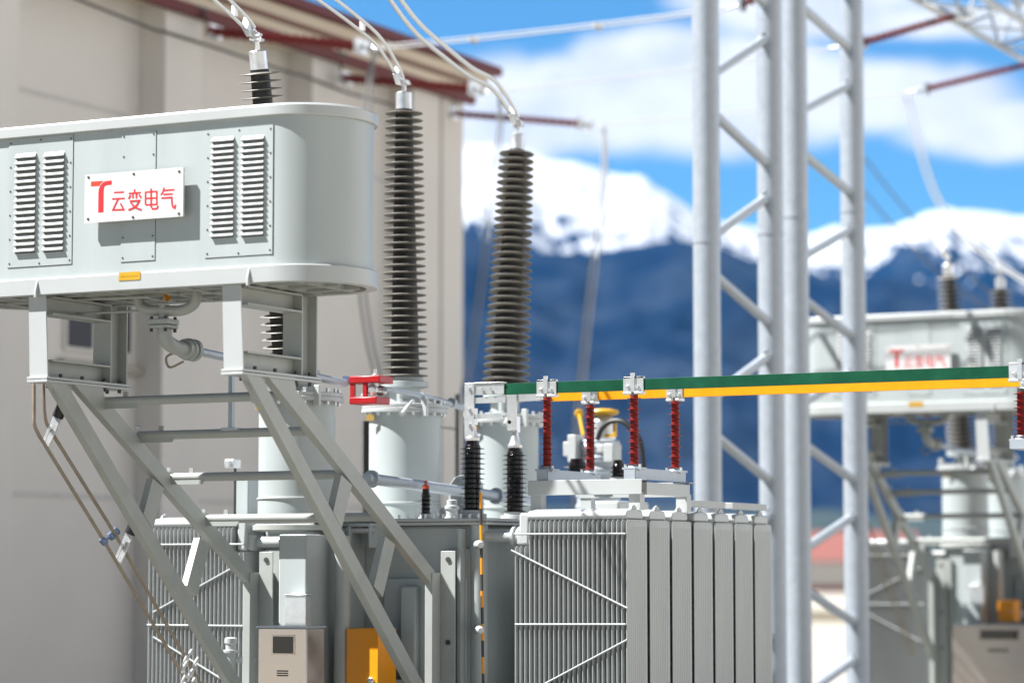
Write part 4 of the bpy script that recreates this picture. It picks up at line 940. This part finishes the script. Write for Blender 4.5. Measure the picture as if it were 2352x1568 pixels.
obj('handwheel', M().lathe([(.04, -.02), (.05, 0), (.04, .02)], onV(1330, 950, VT+1.3), (.5, -.86, 0), 24).cyl(onV(1330, 950, VT+1.3), onV(1340, 1000, VT+1.1), .02, 8), YEL, t)
obj('hose', M().tube(spline([onV(1372, 1010, VT-.25), onV(1382, 985, VT-.25), onV(1402, 968, VT-.25), onV(1428, 967, VT-.25), onV(1450, 985, VT-.25), onV(1470, 1010, VT-.25), onV(1478, 1060, VT-.25), onV(1480, 1130, VT-.25)], 6), .026, 10), BLKR, t)
# ================================================================ CABINETS AT THE FOOT
VCB = 18.8
a, b_ = onV(593, 1438, VCB), onV(705, 1438, VCB)
side = onU(745, 1438, b_.x).y
t = thing('control_cabinet', 'stainless control cabinet with a small dark window at the bottom', 'cabinet', ((a.x+b_.x)/2, VCB, .75), far='blurred brown steel cabinet with pale streak in the lower right corner')
obj('body', M().box(a.x, b_.x, VCB, side, .75, a.z-.012), STAIN, t, bevel=.006)
obj('roof', M().box(a.x-.012, b_.x+.012, VCB-.015, side+.012, a.z-.011, a.z+.006), GALV, t)
p0, p1 = onV(628, 1460, VCB), onV(675, 1500, VCB)
wi = obj('window', M().box(p0.x-.01, p1.x+.01, VCB-.008, VCB+.002, p1.z-.01, p0.z+.01), STAIN, t, bevel=.003)
obj('pane', M().box(p0.x, p1.x, VCB-.0095, VCB-.0075, p1.z, p0.z), mat('black_glass', (.008, .008, .010), .05, var=.1), wi)
p0, p1 = onV(636, 1536, VCB), onV(662, 1552, VCB); m = M()
for k in range(3): m.box(p0.x, p1.x, VCB-.0015, VCB, p1.z+(p0.z-p1.z)*k/3, p1.z+(p0.z-p1.z)*(k+.6)/3)
obj('label_text', m, DARK, t)
obj('pedestal', M().box(a.x+.05, b_.x-.05, VCB+.05, side-.05, 0, .749), FRAMEM, t)
a, b_ = onV(655, 1366, 19.36), onV(702, 1437, 19.36)
one('junction_box', M().box(a.x, b_.x, 19.36, 19.449, b_.z-.02, a.z).box(a.x-.006, b_.x+.012, 19.35, 19.449, a.z+.001, a.z+.008), ALU, 'small silver junction box above the stainless cabinet', 'junction box', far='far blurred small junction box above the brown cabinet', bevel=.003)
VO = 19.75
a, b_ = onV(795, 1442, VO), onV(869, 1442, VO)
t = thing('orange_box', 'bright orange box with a round knob, right of the stainless cabinet', 'box', ((a.x+b_.x)/2, VO, .9), far='far blurred bright orange box near the bottom right')
obj('body', M().box(a.x, b_.x, VO, VO+.30, .9, a.z), ORG, t, bevel=.008)
q = onV(853, 1563, VO); obj('knob', M().lathe([(.03, 0), (.03, .02), (.015, .03)], (q.x, VO, q.z), (0, -1, 0), 18), ALU, t)
obj('bracket', M().box(a.x+.05, b_.x-.05, VO+.30, VM, 1.1, 1.3), FRAMEM, t)
m = M().cyl(onV(735, 1200, 20.2), onV(735, 1200, 20.2)+Vector((0, 0, -1.9)), .05, 16)
one('drain_pipe', m, FRAMEM, 'vertical grey pipe against the tank wall right of the silver junction box', 'pipe')
m = M().tube(spline([onV(748, 1545, 20.0), onV(770, 1500, 20.0), onV(782, 1530, 20.0), onV(795, 1590, 20.0)], 6), .012, 8).box(onV(745, 1505, 20.1).x, onV(795, 1505, 20.1).x, 20.08, 20.12, onV(745, 1520, 20.1).z, onV(745, 1508, 20.1).z)
one('cable_tray', m, FRAMEM, 'small cable bracket between the stainless cabinet and the orange box', 'cable bracket')
q = onV(530, 1500, 20.0)
one('oil_valve', M().lathe([(.05, -.22), (.05, 0), (.07, .01), (.07, .03), (.045, .035), (.045, .08), (.055, .09), (.055, .13), (.03, .14)], q, n=20).cyl(q+Vector((0, 0, -.05)), q+Vector((.2, .1, -.05)), .03, 12), LID, 'white oil valve in front of the left radiators at the bottom', 'valve')
# foundations
for k in (0, 18.0):
    fo = M().box(-14.6, -8.6, 19.2+k, 26.8+k, 0, .34); one('foundation', fo, CONC, 'pale concrete foundation under the '+('near' if k == 0 else 'far')+' transformer', 'foundation', 'transformer foundations', bevel=.03)
# ================================================================ THE FAR TRANSFORMER: a copy of every visible thing, 18 m along
def copy_tree(o, parent=None):
    c = o.copy(); COL.objects.link(c)
    if parent: c.parent = parent
    for ch in list(o.children): copy_tree(ch, c)
    return c
for nm, lb in list(FAR.items()):
    o = bpy.data.objects[nm]; c = copy_tree(o); c.location.y += 18.0; c['label'] = lb
    if o.name.startswith('control_cabinet'): p = onV(2190, 1432, 36.9); c.location = (p.x+.62, 36.9, .52); c.scale = (2.8, 1.4, (p.z-.52)/1.02)
    if o.name.startswith('orange_box'): q = onV(2310, 1379, 37.4); c.scale = (.75, 1, .35); c.location = (q.x, 37.4, q.z-.29)
